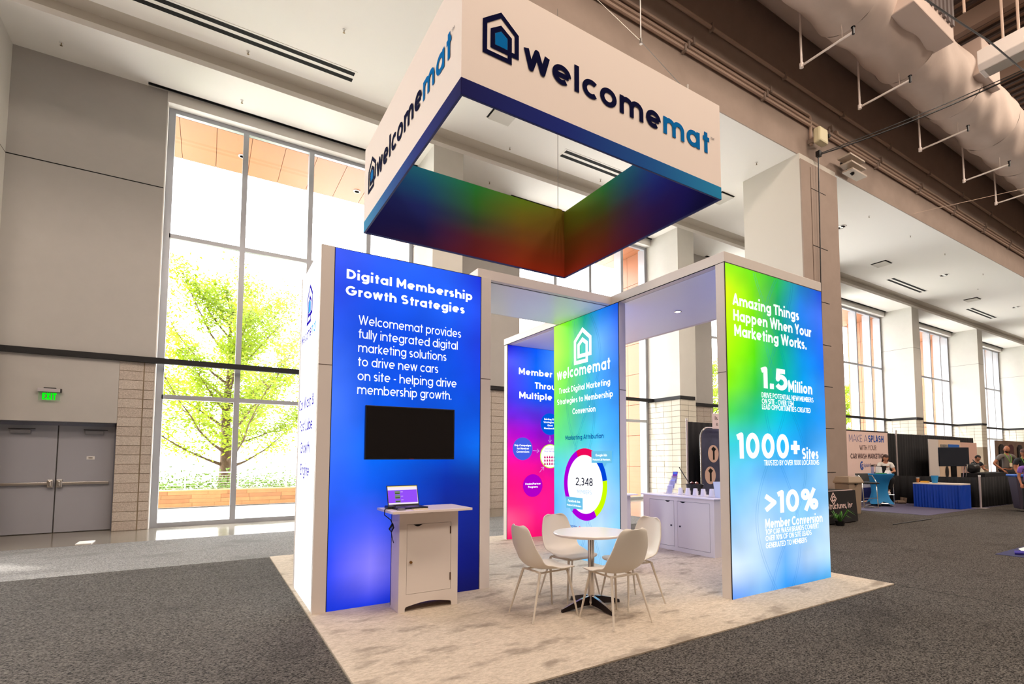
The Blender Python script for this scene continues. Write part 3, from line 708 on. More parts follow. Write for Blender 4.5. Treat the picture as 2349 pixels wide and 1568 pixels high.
# white box fitting, hangers and cables
hx = thing('unit_heater', 'white box fitting hanging at the top right corner', 'fixture', (14.82, -.95, 11.2))
MB().prism([(0, .06), (.1, -.08), (.5, -.08), (.6, .05), (.6, .42), (0, .42)], lambda u, v, d: (u, -d, v), 0, 3.4).build('casing', mat('fixture_white', (226, 214, 206), .5), hx, bevel=.015)
B(.12, -3.3, -.09, .48, -.1, -.075).build('grille', mat('fixture_grille', (160, 148, 136), .6), hx)
for i, (x, y, za, zb, lb) in enumerate([(14.0, -1.0, 12.2, 16.5, 'left thin hanger rod near the top right'), (15.1, -1.4, 11.6, 16.5, 'middle hanger rod holding the white box'), (15.1, -1.7, 11.6, 16.5, 'hanger rod just right of the middle one'), (19.5, -1.3, 11.4, 16.5, 'long hanger rod by the right edge')]):
    MB().cyl((x, y, za), (x, y, zb), .03, n=6).build('hanger_rod', M_cond, label=lb, cat='rod')
MB().tube(hair_bez((13.68, 2.5, 10.3), (15.98, -1.7, 11.2), .12), .02, 5).tube(hair_bez((13.68, 2.5, 10.33), (15.98, -1.7, 11.26), .07), .012, 5).tube([(13.66, 2.5, 10.32), (13.62, 2.56, 5), (13.62, 2.56, 3.0)], .018, 5).build('power_cable', M_black, label='black cable strung from the duct to the column and down it', cat='cable')
MB().tube([(8.6, -1.95, 9.25), (9.48, -1.86, 9.59), (11.2, -1.8, 10.02), (12.8, -1.77, 10.4), (15.2, -1.69, 10.84), (18, -1.6, 11.6)], .018, 5).build('power_cable', M_black, label='black cable sagging across the white box at the top right', cat='cable')
B(13.62, 2.44, 10.24, 13.74, 2.56, 10.4).build('cable_pulley', M_black, label='small black pulley where the hanging cable turns down', cat='pulley')
MB().tube([(20.0, 2.64, 10.25), (26, -.5, 12.0)], .008, 4).build('guy_wire', M_cond, label='thin pale wire crossing the girder wall at right', cat='wire')

# ------------------------------------------------------------------ the exhibit
T_, HB, HT = .125, 3.658, 3.776
LX, LY = 1.889, 1.32
X1, X2 = 3.782, 5.698
EM = art_emit('backlit_print')
def seam(x0, x1, y, parent, z=2.44): B(x0, y-.0015, z-.004, x1, y+.002, z+.004).build('joint', mat('frame_joint', (110, 96, 88), .9), parent)
# --- tall blue tower, closed box, lightboxes on front and left side
tw = thing('lightbox_tower', 'tall closed tower with blue backlit front and white lit left side', 'exhibit wall', (0, 0, 0))
B(0, 0, 0, T_, .07, HB).build('post', M_frame, tw, bevel=.003); B(LX-T_, 0, 0, LX, .07, HB).build('post', M_frame, tw, bevel=.003)
MB().box(.012, .03, .02, LX-.012, LY-.01, HB-.02).build('carcass', M_frame, tw)
MB().box(0, LY-.06, 0, .06, LY, HB).box(LX-.06, LY-.06, 0, LX, LY, HB).build('rear_post', M_frame, tw)
seam(0, T_, 0, tw); seam(LX-T_, LX, 0, tw)
B(T_, .012, 0, LX-T_, .03, HB).build('gasket', M_gasket, tw)
blue = [[(60, 92, 250), (40, 92, 248), (30, 96, 250), (24, 92, 246), (0, 40, 216)],
        [(38, 74, 236), (16, 84, 240), (12, 88, 240), (20, 96, 246), (30, 76, 236)],
        [(40, 90, 240), (4, 78, 232), (0, 76, 230), (4, 82, 234), (24, 60, 226)],
        [(60, 110, 244), (6, 84, 234), (0, 78, 228), (0, 80, 228), (10, 66, 222)],
        [(70, 120, 250), (0, 92, 236), (0, 82, 224), (0, 84, 222), (0, 78, 216)],
        [(60, 116, 255), (0, 104, 240), (0, 92, 226), (0, 74, 206), (0, 104, 232)],
        [(46, 100, 250), (10, 92, 238), (0, 70, 206), (0, 40, 160), (0, 40, 150)],
        [(40, 84, 248), (76, 96, 252), (0, 60, 204), (0, 34, 144), (0, 30, 140)],
        [(40, 70, 245), (140, 130, 255), (0, 46, 196), (0, 20, 120), (0, 16, 110)],
        [(0, 50, 220), (0, 50, 220), (0, 30, 170), (0, 10, 90), (0, 8, 80)]]
artgrid('light_panel', (T_+.008, .008, .008), (LX-2*T_-.016, 0, 0), (0, 0, HB-.016), blue, EM, tw, label='blue backlit graphic panel')
LN = dict(u=(1, 0, 0), material=T_white, parent=tw, lift=.006)
lettering('Digital Membership', (.24, .008, 3.35), cap=.098, width=1.41, weight=.15, **LN)
lettering('Growth Strategies', (.235, .008, 3.178), cap=.098, width=1.32, weight=.15, **LN)
for s, z, w in (('Welcomemat provides', 2.89, 1.14), ('fully integrated digital', 2.747, 1.10), ('marketing solutions', 2.603, .965), ('to drive new cars', 2.457, .87), ('on site - helping drive', 2.31, 1.09), ('membership growth.', 2.168, 1.03)):
    lettering(s, (.372, .008, z), cap=.096, width=w, weight=.082, **LN)
# left side
artgrid('light_panel', (.006, 1.258, .01), (0, -1.185, 0), (0, 0, HB-.02), [[(255, 255, 255)]*2]*2, art_emit('backlit_white_print', 1.5), tw, nu=2, nv=2, label='white backlit side panel')
TN = emat('navy_backlit', (56, 40, 190), 1.0)
LS = dict(u=(0, -1, 0), parent=tw, lift=.01)
house_logo((.006, .80, 2.98), (0, -1, 0), .36, TN, tw, fill=emat('sky_backlit', (80, 190, 255)), lift=.01, stroke=.1)
ob = lettering('welcomemat', (.006, 1.12, 2.82), cap=.13, width=.95, weight=.11, material=[TN, emat('sky_backlit', (90, 170, 250))], split=7, **LS)
for s, z, y0, w in (('Car Wash &', 2.055, 1.19, 1.0), ('Fast Lube', 1.81, 1.10, .86), ('Growth', 1.565, 1.0, .64), ('Engine', 1.325, .96, .6)):
    lettering(s, (.006, y0, z), cap=.125, width=w, weight=.11, material=TN, **LS)
# --- header beams
hd = MB().box(1.74, .05, HB, X1, 1.39, HT)
h1 = hd.build('header_beam', M_frame, label='cream header beam from the blue tower to the middle corner', cat='exhibit beam', bevel=.004)
B(1.9, .13, HB-.006, X1-.01, 1.33, HB).build('soffit_panel', mat('soffit_white', (236, 236, 240), .35), h1); B(1.89, .118, HB-.003, X1, .124, HB+.001).build('joint', M_dark, h1)
h2 = MB().box(X1, -1.893, HB, X2, 3.232, HT).build('header_beam', M_frame, label='long cream header beam carried by the green, middle and magenta walls', cat='exhibit beam', bevel=.004)
B(X1+.1, -1.76, HB-.006, X2-.1, 3.1, HB).build('soffit_panel', mat('soffit_white', (236, 236, 240), .35), h2)
B(X1-.001, -1.893, HB-.004, X1+.01, 3.232, HB+.002).build('joint', M_dark, h2)
dl = thing('downlight', 'small lit downlight in the underside of the near header beam', 'light', (4.81, -.24, HB-.006))
MB().lathe([(.055, 0), (.055, -.006), (.04, -.008)], n=20, cap=False).build('trim_ring', M_chrome, dl); MB().lathe([(.04, -.007), (0, -.007)], n=20).build('lamp', emat('downlight_lamp', (255, 244, 225), 8), dl)
spl = bpy.data.lights.new('downlight_beam', 'SPOT'); spl.energy = 60; spl.spot_size = R_(80); spl.color = (1, .9, .8); spl.shadow_soft_size = .04
so = bpy.data.objects.new('downlight_beam', spl); COL.objects.link(so); so.location = (4.81, -.24, HB-.03)
# --- tracks printed on the gradients
def tracks(o, u, parent, W_, H_, flip=1):
    o, u = Vector(o), Vector(u); v = Vector((0, 0, 1)); n = u.cross(v)
    TM = track_mat('track_print', (20, 130, 200), .22)
    for i, (cx, ph, am) in enumerate(((.40, 0, .17), (.55, 1.9, .2), (.5, 3.6, .16))):
        for off in (-.018, .018):
            mb = MB(); pts = [((cx+am*sin(ph+k/46*7.2)*flip+off/W_), k/46) for k in range(47)]
            ribbon(mb, [(a*W_, b*H_) for a, b in pts], .012, lambda a, b: o+u*a+v*b+n*(.003+.0004*i))
            mb.build('printed_track', TM, parent)
# --- middle wall, panel faces -x
cw = thing('lightbox_wall', 'middle lightbox wall with ring chart and house logo', 'exhibit wall', (0, 0, 0))
B(X1+.008, -.111, 0, X1+T_, 1.502, HB).build('carcass', M_frame, cw, bevel=.003)
B(X1+.002, -.111, .0, X1+.008, 1.502, HB).build('gasket', M_gasket, cw)
seam(X1+.012, X1+T_, -.111, cw)
gr = [[(178, 250, 0), (100, 228, 30), (0, 170, 130), (0, 130, 240), (0, 80, 220)],
      [(190, 255, 40), (130, 240, 40), (40, 200, 190), (96, 180, 255), (60, 120, 255)],
      [(150, 250, 30), (96, 228, 60), (0, 190, 170), (30, 160, 255), (0, 120, 240)],
      [(100, 236, 50), (60, 210, 110), (0, 190, 200), (0, 160, 240), (0, 130, 235)],
      [(60, 222, 110), (60, 220, 150), (20, 200, 210), (60, 190, 250), (40, 160, 245)],
      [(40, 200, 220), (90, 224, 240), (100, 214, 250), (130, 210, 255), (90, 190, 255)],
      [(70, 190, 255), (130, 206, 252), (150, 210, 255), (176, 218, 255), (130, 200, 255)],
      [(100, 180, 255), (150, 200, 250), (170, 212, 255), (190, 228, 255), (130, 210, 255)],
      [(60, 150, 245), (90, 190, 250), (120, 200, 250), (150, 210, 250), (60, 160, 240)]]
PXc = X1+.0
artgrid('light_panel', (PXc, 1.496, .008), (0, -1.6, 0), (0, 0, HB-.016), gr, EM, cw, label='green to blue backlit graphic')
tracks((PXc, 1.496, .02), (0, -1, 0), cw, 1.6, HB-.05)
artgrid('unseen_rear_panel', (X1+T_+.004, -.1, .01), (0, 1.59, 0), (0, 0, HB-.02), [[(70, 120, 250), (110, 120, 245)], [(170, 190, 255), (190, 200, 255)]], EM, cw, nu=4, nv=8)  # added on the unseen back; its glow tints header underside and counter
LC = dict(u=(0, -1, 0), parent=cw, lift=.008)
house_logo((PXc, .93, 2.93), (0, -1, 0), .44, T_white, cw, lift=.008, stroke=.13)
lettering('welcomemat', (PXc, 1.40, 2.755), cap=.17, width=1.34, weight=.135, material=T_white, **LC)
lettering('Track Digital Marketing', (PXc, 1.345, 2.53), cap=.088, width=1.28, weight=.13, material=T_white, **LC)
lettering('Strategies to Membership', (PXc, 1.40, 2.357), cap=.088, width=1.39, weight=.13, material=T_white, **LC)
lettering('Conversion', (PXc, .98, 2.18), cap=.088, width=.58, weight=.13, material=T_white, **LC)
TNV = emat('navy_on_lightbox', (8, 60, 150), 1.0)
lettering('Marketing Attribution', (PXc, 1.17, 1.79), cap=.07, width=.95, weight=.11, material=TNV, **LC)
def ring(yc, zc, r0, r1, a0, a1, material, parent, lift=.008, x=PXc, name='chart_segment'):
    mb = MB(); n = max(3, int(abs(a1-a0)/5))
    for i in range(n):
        p, q = R_(a0+(a1-a0)*i/n), R_(a0+(a1-a0)*(i+1)/n)
        mb.quad((x-lift, yc-r0*sin(p), zc+r0*cos(p)), (x-lift, yc-r1*sin(p), zc+r1*cos(p)), (x-lift, yc-r1*sin(q), zc+r1*cos(q)), (x-lift, yc-r0*sin(q), zc+r0*cos(q)))
    mb.build(name, material, parent)
YC, ZC = .68, 1.125
ring(YC, ZC, 0, .435, 0, 360, emat('chart_white', (255, 255, 255), 1.2), cw, .007, name='chart_centre')
for a0, a1, c in ((-22, 38, (240, 10, 90)), (38, 82, (0, 70, 220)), (82, 148, (206, 255, 0)), (148, 338, (176, 0, 220))):
    ring(YC, ZC, .43, .53, a0, a1, emat('chart_%d_%d_%d' % c, c), cw, .009)
lettering('2,348', (PXc, .905, 1.105), cap=.115, width=.43, weight=.10, material=emat('ink_on_lightbox', (24, 26, 50)), **LC)
lettering('MEMBERS', (PXc, .865, .985), cap=.055, width=.36, weight=.07, material=emat('pale_blue_on_lightbox', (150, 200, 250)), **LC)
def bubble(y0, z0, y1, z1, tail, t1, t2):
    mb = MB(); x = PXc-.012
    mb.poly([(x, y0, z0), (x, y1, z0), (x, y1, z1), (x, y0, z1)]); mb.poly([(x, tail+.05, z0+.001), (x, tail, z0-.06), (x, tail-.05, z0+.001)])
    mb.build('chart_bubble', emat('bubble_blue', (110, 196, 236)), cw)
    for s, dz, c in ((t1, .55, .035), (t2, .2, .028)):
        lettering(s, (PXc, (y0+y1)/2, z0+(z1-z0)*dz), cap=c, width=None if s == t1 else (y0-y1)*.86, weight=.12, material=T_white, align='c', u=(0, -1, 0), parent=cw, lift=.016)
bubble(.50, 1.44, .04, 1.61, .2, 'Google Ads', 'Produced 278 Members'); bubble(1.15, .75, .72, .92, 1.0, 'Facebook Ads', 'Produced 1,406 Members')
ring(.8, .47, 0, .03, 0, 360, emat('chart_240_10_90', (240, 10, 90)), cw, .009, name='legend_dot')
lettering('Google', (PXc, 1.12, .46), cap=.05, width=.25, weight=.11, material=TNV, **LC)
# --- right wall, panel faces -y
gw_ = thing('lightbox_wall', 'right lightbox wall with green to blue front and large white figures', 'exhibit wall', (0, 0, 0))
YG = -1.893
B(X1, YG+.008, 0, X2, YG+T_, HB).build('carcass', M_frame, gw_, bevel=.003); B(X1+.006, YG+.002, 0, X2-.004, YG+.008, HB).build('gasket', M_gasket, gw_)
B(X1-.0015, YG+.01, 2.436, X1+.002, YG+T_, 2.444).build('joint', mat('frame_joint', (110, 96, 88), .9), gw_)
gr2 = [[(150, 236, 0), (110, 226, 0), (30, 190, 60), (0, 130, 200), (0, 70, 220)],
       [(226, 255, 0), (130, 236, 0), (0, 170, 110), (30, 130, 240), (70, 120, 255)],
       [(200, 250, 0), (110, 224, 0), (0, 176, 110), (0, 130, 220), (40, 110, 250)],
       [(170, 250, 0), (90, 224, 10), (0, 190, 130), (0, 150, 230), (20, 110, 240)],
       [(140, 246, 0), (60, 210, 60), (0, 196, 170), (0, 160, 235), (60, 150, 250)],
       [(80, 226, 80), (30, 206, 150), (0, 190, 220), (0, 160, 240), (40, 150, 250)],
       [(60, 220, 230), (60, 206, 236), (30, 180, 245), (40, 160, 245), (90, 180, 255)],
       [(110, 214, 250), (110, 190, 250), (90, 176, 250), (110, 190, 250), (150, 206, 255)],
       [(130, 200, 250), (160, 210, 250), (140, 200, 255), (130, 200, 255), (150, 210, 255)],
       [(170, 214, 250), (200, 228, 255), (150, 206, 255), (150, 210, 255), (200, 230, 255)],
       [(220, 236, 255), (196, 228, 255), (110, 180, 255), (190, 222, 255), (190, 226, 250)],
       [(90, 150, 250), (130, 190, 250), (40, 150, 240), (60, 160, 240), (60, 170, 235)]]
artgrid('light_panel', (X1+.012, YG, .008), (X2-X1-.02, 0, 0), (0, 0, HB-.016), gr2, EM, gw_, label='green to pale blue backlit graphic')
artgrid('unseen_rear_panel', (X2-.02, YG+T_+.004, .01), (-(X2-X1-.04), 0, 0), (0, 0, HB-.02), [[(90, 110, 250), (80, 130, 250)], [(170, 200, 255), (190, 215, 255)]], EM, gw_, nu=4, nv=8)  # unseen back panel too, added for the bluish glow under the header
tracks((X1+.012, YG, .02), (1, 0, 0), gw_, X2-X1-.02, HB-.05, -1)
LG = dict(u=(1, 0, 0), material=T_white, parent=gw_, lift=.008)
for s, x, z, cap, w, wt in (('Amazing Things', 3.895, 3.195, .125, 1.27, .14), ('Happen When Your', 3.90, 3.02, .125, 1.52, .14), ('Marketing Works.', 3.91, 2.85, .125, 1.40, .14),
        ('1.5', 4.36, 2.305, .25, .51, .16), ('Million', 4.89, 2.295, .135, .51, .15), ('DRIVE POTENTIAL NEW MEMBERS', 4.37, 2.195, .06, 1.05, .11), ('ON SITE - OVER 1.5M', 4.37, 2.125, .06, .62, .11), ('LEAD OPPORTUNITIES CREATED', 4.37, 2.06, .06, .98, .11),
        ('1000+', 3.90, 1.50, .285, 1.20, .155), ('Sites', 5.13, 1.49, .135, .36, .15), ('TRUSTED BY OVER 1000 LOCATIONS', 4.38, 1.42, .062, 1.12, .11),
        ('>10%', 4.37, .875, .26, 1.07, .15), ('Member Conversion', 4.37, .715, .105, 1.16, .14), ('TOP CAR WASH BRANDS CONVERT', 4.37, .645, .06, 1.07, .11), ('OVER 10% OF ON SITE LEADS', 4.37, .575, .06, .91, .11), ('GENERATED TO MEMBERS', 4.37, .495, .06, .81, .11)):
    lettering(s, (x, YG, z), cap=cap, width=w, weight=wt, **LG)
# --- magenta wall at the back
mw = thing('lightbox_wall', 'magenta to blue lightbox wall behind the middle wall', 'exhibit wall', (0, 0, 0))
YM = 3.232
B(X1+.01, YM-T_+.008, 0, X2, YM, HB).build('carcass', M_frame, mw, bevel=.003); B(X1+.014, YM-T_+.002, 0, X2, YM-T_+.008, HB).build('gasket', M_gasket, mw)
mg = [[(20, 20, 200), (0, 84, 240), (60, 150, 255), (0, 90, 250)], [(90, 90, 255), (0, 106, 255), (90, 160, 255), (0, 100, 255)], [(80, 60, 240), (0, 96, 250), (0, 90, 250), (0, 100, 250)], [(70, 50, 230), (0, 80, 240), (10, 80, 240), (0, 80, 230)],
      [(110, 30, 220), (90, 40, 220), (60, 40, 220), (60, 40, 220)], [(190, 0, 210), (150, 0, 210), (110, 20, 200), (100, 20, 200)], [(230, 0, 180), (200, 0, 190), (150, 0, 180), (120, 0, 180)], [(250, 0, 140), (245, 0, 150), (210, 0, 160), (160, 0, 160)],
      [(255, 0, 130), (255, 0, 140), (245, 0, 140), (210, 0, 140)], [(255, 20, 120), (255, 0, 140), (255, 0, 140), (240, 0, 140)], [(255, 90, 140), (255, 0, 130), (250, 0, 130), (240, 0, 130)], [(255, 0, 100), (250, 0, 110), (250, 0, 110), (250, 0, 110)]]
artgrid('light_panel', (X1+.02, YM-T_, .008), (X2-X1-.03, 0, 0), (0, 0, HB-.016), mg, EM, mw, label='blue to magenta backlit graphic')
LM = dict(u=(1, 0, 0), material=T_white, parent=mw, lift=.01)
YP = YM-T_
lettering('Member', (4.03, YP, 3.11), cap=.125, width=.77, weight=.14, **LM); lettering('Growth', (4.93, YP, 3.11), cap=.125, width=.66, weight=.14, **LM); lettering('Through', (4.39, YP, 2.86), cap=.125, width=.72, weight=.14, **LM); lettering('Multiple', (4.04, YP, 2.65), cap=.125, width=.76, weight=.14, **LM); lettering('Paths', (4.93, YP, 2.65), cap=.125, width=.55, weight=.14, **LM)
def disc(cx, cz, r, c0, c1, lines, txt=T_white):
    mb = MB().prism([(cx+r*cos(2*pi*i/36), cz+r*sin(2*pi*i/36)) for i in range(36)], lambda u, v, d: (u, YP-d, v), .006, .012); o = mb.build('graphic_disc', emat('disc_%d%d%d' % c0, c0), mw)
    for i, s in enumerate(lines): lettering(s, (cx, YP, cz+(len(lines)/2-i-.7)*.06), cap=.036, width=None, weight=.13, material=txt, parent=mw, align='c', u=(1, 0, 0), lift=.016)
disc(4.125, 1.69, .215, (70, 100, 230), 0, ('Drip Campaigns', 'for Member', 'Conversions')); disc(4.74, 2.18, .215, (0, 90, 225), 0, ('Existing Site', 'Strategies to', 'Grow', 'Membership')); disc(4.35, .99, .215, (180, 0, 200), 0, ('Dealer/Partner', 'Programs'))
disc(4.75, 1.55, .235, (200, 250, 60), 0, ()); MB().prism([(4.75+.22*cos(2*pi*i/36), 1.55+.22*sin(2*pi*i/36)) for i in range(36)], lambda u, v, d: (u, YP-d, v), .012, .014).build('graphic_disc', emat('chart_white', (255, 255, 255)), mw)
pk = emat('pink_figures', (210, 20, 120))
for r in range(3):
    for i in range(6):
        x = 4.62+i*.055; z = 1.53-r*.065
        if hypot(x-4.75, z-1.5) < .17: MB().prism([(x-.018, z-.02), (x+.018, z-.02), (x+.018, z+.01), (x+.008, z+.012), (x+.008, z+.03), (x-.008, z+.03), (x-.008, z+.012), (x-.018, z+.01)], lambda u, v, d: (u, YP-d, v), .014, .016).build('figure_icon', pk, mw)
lettering('Unlimited Wash', (4.75, YP, 1.68), cap=.028, width=None, weight=.1, material=emat('violet_text', (120, 90, 220)), parent=mw, align='c', u=(1, 0, 0), lift=.016)
lettering('Club Members', (4.75, YP, 1.63), cap=.034, width=None, weight=.1, material=emat('violet_text', (120, 90, 220)), parent=mw, align='c', u=(1, 0, 0), lift=.016)
def arrow(x0, z0, x1, z1):
    mb = MB(); d = Vector((x1-x0, z1-z0)).normalized(); p = Vector((-d.y, d.x)); e = Vector((x1, z1))
    f = lambda a, b: (a, YP-.01, b)
    ribbon(mb, [(x0, z0), (x1, z1)], .008, f); a = e-d*.05+p*.04; b = e-d*.05-p*.04; ribbon(mb, [tuple(a), tuple(e), tuple(b)], .008, f)
    mb.build('arrow', emat('pale_violet', (210, 170, 240)), mw)
arrow(4.35, 1.66, 4.49, 1.65); arrow(4.74, 1.95, 4.74, 1.82); arrow(4.5, 1.24, 4.6, 1.34)

# --- square hanging sign
sg = thing('hanging_sign', 'square white hanging sign with navy lettering and rainbow inside', 'hanging sign', (0, 0, 0))
SX0, SX1, SY0, SY1, SZ0, SZ1, SB = .975, 4.66, -1.18, 2.46, 4.9, 6.19, 5.065
FAB = mat('white_fabric', (236, 222, 212), .85, bump=(120, .05)); AM = art_matte('printed_fabric')
MB().quad((SX0, SY0, SB), (SX1, SY0, SB), (SX1, SY0, SZ1), (SX0, SY0, SZ1)).build('outer_panel', FAB, sg)
MB().quad((SX0, SY1, SB), (SX0, SY0, SB), (SX0, SY0, SZ1), (SX0, SY1, SZ1)).build('outer_panel', FAB, sg)
MB().quad((SX1, SY1, SB), (SX0, SY1, SB), (SX0, SY1, SZ1), (SX1, SY1, SZ1)).build('outer_panel', FAB, sg)
MB().quad((SX1, SY0, SB), (SX1, SY1, SB), (SX1, SY1, SZ1), (SX1, SY0, SZ1)).build('outer_panel', FAB, sg)
bandc = [[(6, 6, 80), (4, 30, 120), (4, 80, 150), (20, 130, 176)]]*2; bandr = [list(reversed(bandc[0]))]*2
def band(o, u, rows):
    artgrid('band', o, u, (0, 0, SB-SZ0), rows, AM, sg, nu=16, nv=2)
band((SX0, SY0-.002, SZ0), (SX1-SX0, 0, 0), bandc); band((SX0-.002, SY1, SZ0), (0, SY0-SY1, 0), bandr)
band((SX1, SY1+.002, SZ0), (SX0-SX1, 0, 0), bandc); band((SX1+.002, SY0, SZ0), (0, SY1-SY0, 0), bandr)
e_ = .022
MB().box(SX0, SY0, SZ0-.002, SX1, SY0+e_, SZ0+.02).box(SX0, SY1-e_, SZ0-.002, SX1, SY1, SZ0+.02).box(SX0, SY0+e_, SZ0-.002, SX0+e_, SY1-e_, SZ0+.02).box(SX1-e_, SY0+e_, SZ0-.002, SX1, SY1-e_, SZ0+.02).build('bottom_frame', mat('navy_fabric', (6, 20, 84), .8), sg)
MB().box(SX0+.003, SY0+.002, SZ1-.04, SX1-.003, SY0+.009, SZ1).box(SX0+.003, SY1-.009, SZ1-.04, SX1-.003, SY1-.002, SZ1).build('top_frame', M_steel, sg)
def foldy(a, b):
    d = a-.965; s = .0
    if b > .0: s = sum(.055*math.exp(-((a-(.962+(k-1.5)*.022*(1.45-b)))/.0075)**2)*max(0, b-.2) for k in range(4))
    return s
rA = [[(20, 110, 180), (20, 130, 160), (30, 150, 60), (110, 150, 10), (130, 110, 10)], [(10, 70, 150), (10, 90, 150), (50, 130, 40), (130, 120, 10), (130, 90, 10)],
      [(20, 30, 130), (20, 40, 130), (60, 80, 50), (140, 90, 20), (140, 70, 10)], [(10, 10, 110), (20, 10, 100), (110, 30, 40), (160, 60, 10), (160, 50, 10)], [(6, 6, 96), (60, 10, 80), (130, 20, 30), (190, 50, 10), (200, 50, 10)]]
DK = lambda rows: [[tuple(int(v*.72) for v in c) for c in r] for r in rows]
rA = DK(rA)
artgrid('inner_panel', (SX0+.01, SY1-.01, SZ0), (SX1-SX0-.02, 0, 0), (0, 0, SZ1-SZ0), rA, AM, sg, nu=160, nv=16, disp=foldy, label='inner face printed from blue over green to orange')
rB = [[(130, 140, 10), (110, 160, 10), (20, 150, 60), (10, 120, 160), (10, 90, 190), (10, 40, 190), (0, 10, 140)], [(130, 110, 10), (120, 130, 10), (70, 120, 40), (20, 90, 130), (10, 60, 180), (10, 30, 180), (0, 6, 150)],
      [(140, 80, 10), (140, 80, 10), (110, 80, 30), (70, 50, 90), (20, 30, 150), (10, 10, 150), (0, 0, 130)], [(150, 60, 10), (160, 60, 10), (130, 50, 20), (90, 30, 80), (50, 10, 110), (10, 0, 130), (0, 0, 110)], [(200, 50, 10), (180, 40, 10), (140, 20, 20), (100, 10, 50), (50, 0, 90), (10, 0, 110), (0, 0, 90)]]
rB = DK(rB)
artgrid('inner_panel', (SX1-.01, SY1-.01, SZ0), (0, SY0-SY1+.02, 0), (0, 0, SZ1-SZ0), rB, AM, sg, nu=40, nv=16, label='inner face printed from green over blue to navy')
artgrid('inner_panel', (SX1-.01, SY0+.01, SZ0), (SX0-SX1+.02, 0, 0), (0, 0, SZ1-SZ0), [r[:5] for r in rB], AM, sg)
artgrid('inner_panel', (SX0+.01, SY0+.01, SZ0), (0, SY1-SY0-.02, 0), (0, 0, SZ1-SZ0), [r[:5] for r in rB], AM, sg)
hx_ = 1.19
house_logo((1.19, SY0, 5.405), (1, 0, 0), .40, NAVY, sg, fill=TEAL, stroke=.12)
lettering('welcomemat', (1.645, SY0, 5.445), (1, 0, 0), .30, 2.80, .135, [NAVY, TEAL], sg, lift=.006, split=7)
lettering('TM', (4.46, SY0, 5.66), (1, 0, 0), .03, .07, .08, NAVY, sg, lift=.006)
house_logo((SX0, 2.22, 5.39), (0, -1, 0), .40, NAVY, sg, fill=TEAL, stroke=.12)
lettering('welcomemat', (SX0, 1.77, 5.435), (0, -1, 0), .30, 2.72, .135, [NAVY, TEAL], sg, lift=.006, split=7)
lettering('TM', (SX0, -.95, 5.66), (0, -1, 0), .03, .07, .08, NAVY, sg, lift=.006)
def hang(x, y, x2, y2, z2, lb):
    t = thing('suspension_wire', lb, 'wire', (x, y, SZ1-.04)); dx, dy, dz = x2-x, y2-y, z2-SZ1+.04
    MB().cyl((0, 0, 0), (dx, dy, dz), .006, n=5).build('wire', mat('wire_grey', (120, 116, 112), .5), t)
    MB().cyl((0, 0, -.02), (0, 0, .1), .014, n=8).build('shackle', M_steel, t)
hang(4.5, 2.44, 4.5, 2.44, 10.2, 'hanging sign wire at its far inner corner')
hang(4.07, -1.165, 5.32, 1.0, 8.91, 'hanging sign wire slanting up to a pale rod')
hd_ = thing('suspension_rod', 'thin pale rod hanging above the right part of the sign', 'rod', (5.32, 1.0, 8.91)); MB().cyl((0, 0, 0), (0, 0, 7.6), .012, n=6).build('rod', M_white, hd_); MB().cyl((0, 0, -.05), (0, 0, .05), .03, n=8).build('pulley', M_steel, hd_); MB().cyl((0, 0, 0), (-3.4, 0, 1.0), .006, n=5).build('tail_wire', M_steel, hd_)

# ------------------------------------------------------------------ furniture in the booth
CZ = .016
M_shell = mat('chair_shell', (226, 218, 206), .4)
M_leg = mat('chair_leg_paint', (214, 204, 190), .4)
def make_chair(label, loc, rz):
    t = thing('chair', label, 'chair', loc, rz, 'white shell chairs around the round table')
    prof = [(.235, .438, .165), (.228, .447, .20), (.205, .452, .214), (.14, .449, .22), (.06, .442, .222), (-.03, .438, .224), (-.10, .445, .226), (-.155, .468, .229), (-.195, .51, .232), (-.222, .57, .228), (-.245, .65, .212), (-.265, .72, .195), (-.282, .785, .176), (-.292, .825, .158), (-.297, .848, .13), (-.299, .856, .09)]
    mb = MB(); nu = 14; K = len(prof)
    for i, (x, z, hw) in enumerate(prof):
        a = prof[max(0, i-1)]; b = prof[min(K-1, i+1)]; dx, dz = b[0]-a[0], b[1]-a[1]; l = hypot(dx, dz); nx, nz = dz/l, -dx/l   # towards the sitter
        bend = .055 if 5 <= i <= 9 else (.03 if i > 9 else .012)
        for j in range(nu+1):
            u = -1+2*j/nu; o = bend*abs(u)**2.4
            mb.v.append((x+nx*o, u*hw, z+nz*o))
    for i in range(K-1):
        for j in range(nu): q = i*(nu+1)+j; mb.f.append((q, q+1, q+nu+2, q+nu+1)); mb.m.append(0)
    s = mb.build('seat_shell', M_shell, t, smooth=True)
    m = s.modifiers.new('s', 'SUBSURF'); m.levels = 1; m.render_levels = 2
    m = s.modifiers.new('t', 'SOLIDIFY'); m.thickness = .011; m.offset = 0
    MB().tube([(.17, -.15, .425), (.17, .15, .425)], .01).tube([(-.13, -.15, .425), (-.13, .15, .425)], .01).tube([(.17, .13, .425), (-.13, .13, .418)], .009).tube([(.17, -.13, .425), (-.13, -.13, .418)], .009).build('underframe', M_leg, t, smooth=True)
    for sx, sy in ((1, 1), (1, -1), (-1, 1), (-1, -1)):
        top = (.175 if sx > 0 else -.135, sy*.15, .428); ft = (.245 if sx > 0 else -.255, sy*.225, 0)
        MB().cyl(ft, top, .0085, .0135, 10).build('leg', M_leg, t, smooth=True)
    return t
ch = make_chair('white shell chair nearest the blue tower, turned side-on with its back to it', (1.865, -1.21, CZ), 0)
dup(ch, (2.315, -1.735, CZ), pi/2, 'white shell chair seen from behind, closest to the camera')
dup(ch, (2.44, -.83, CZ), -pi/2+.06, 'white shell chair behind the table, seat facing the camera')
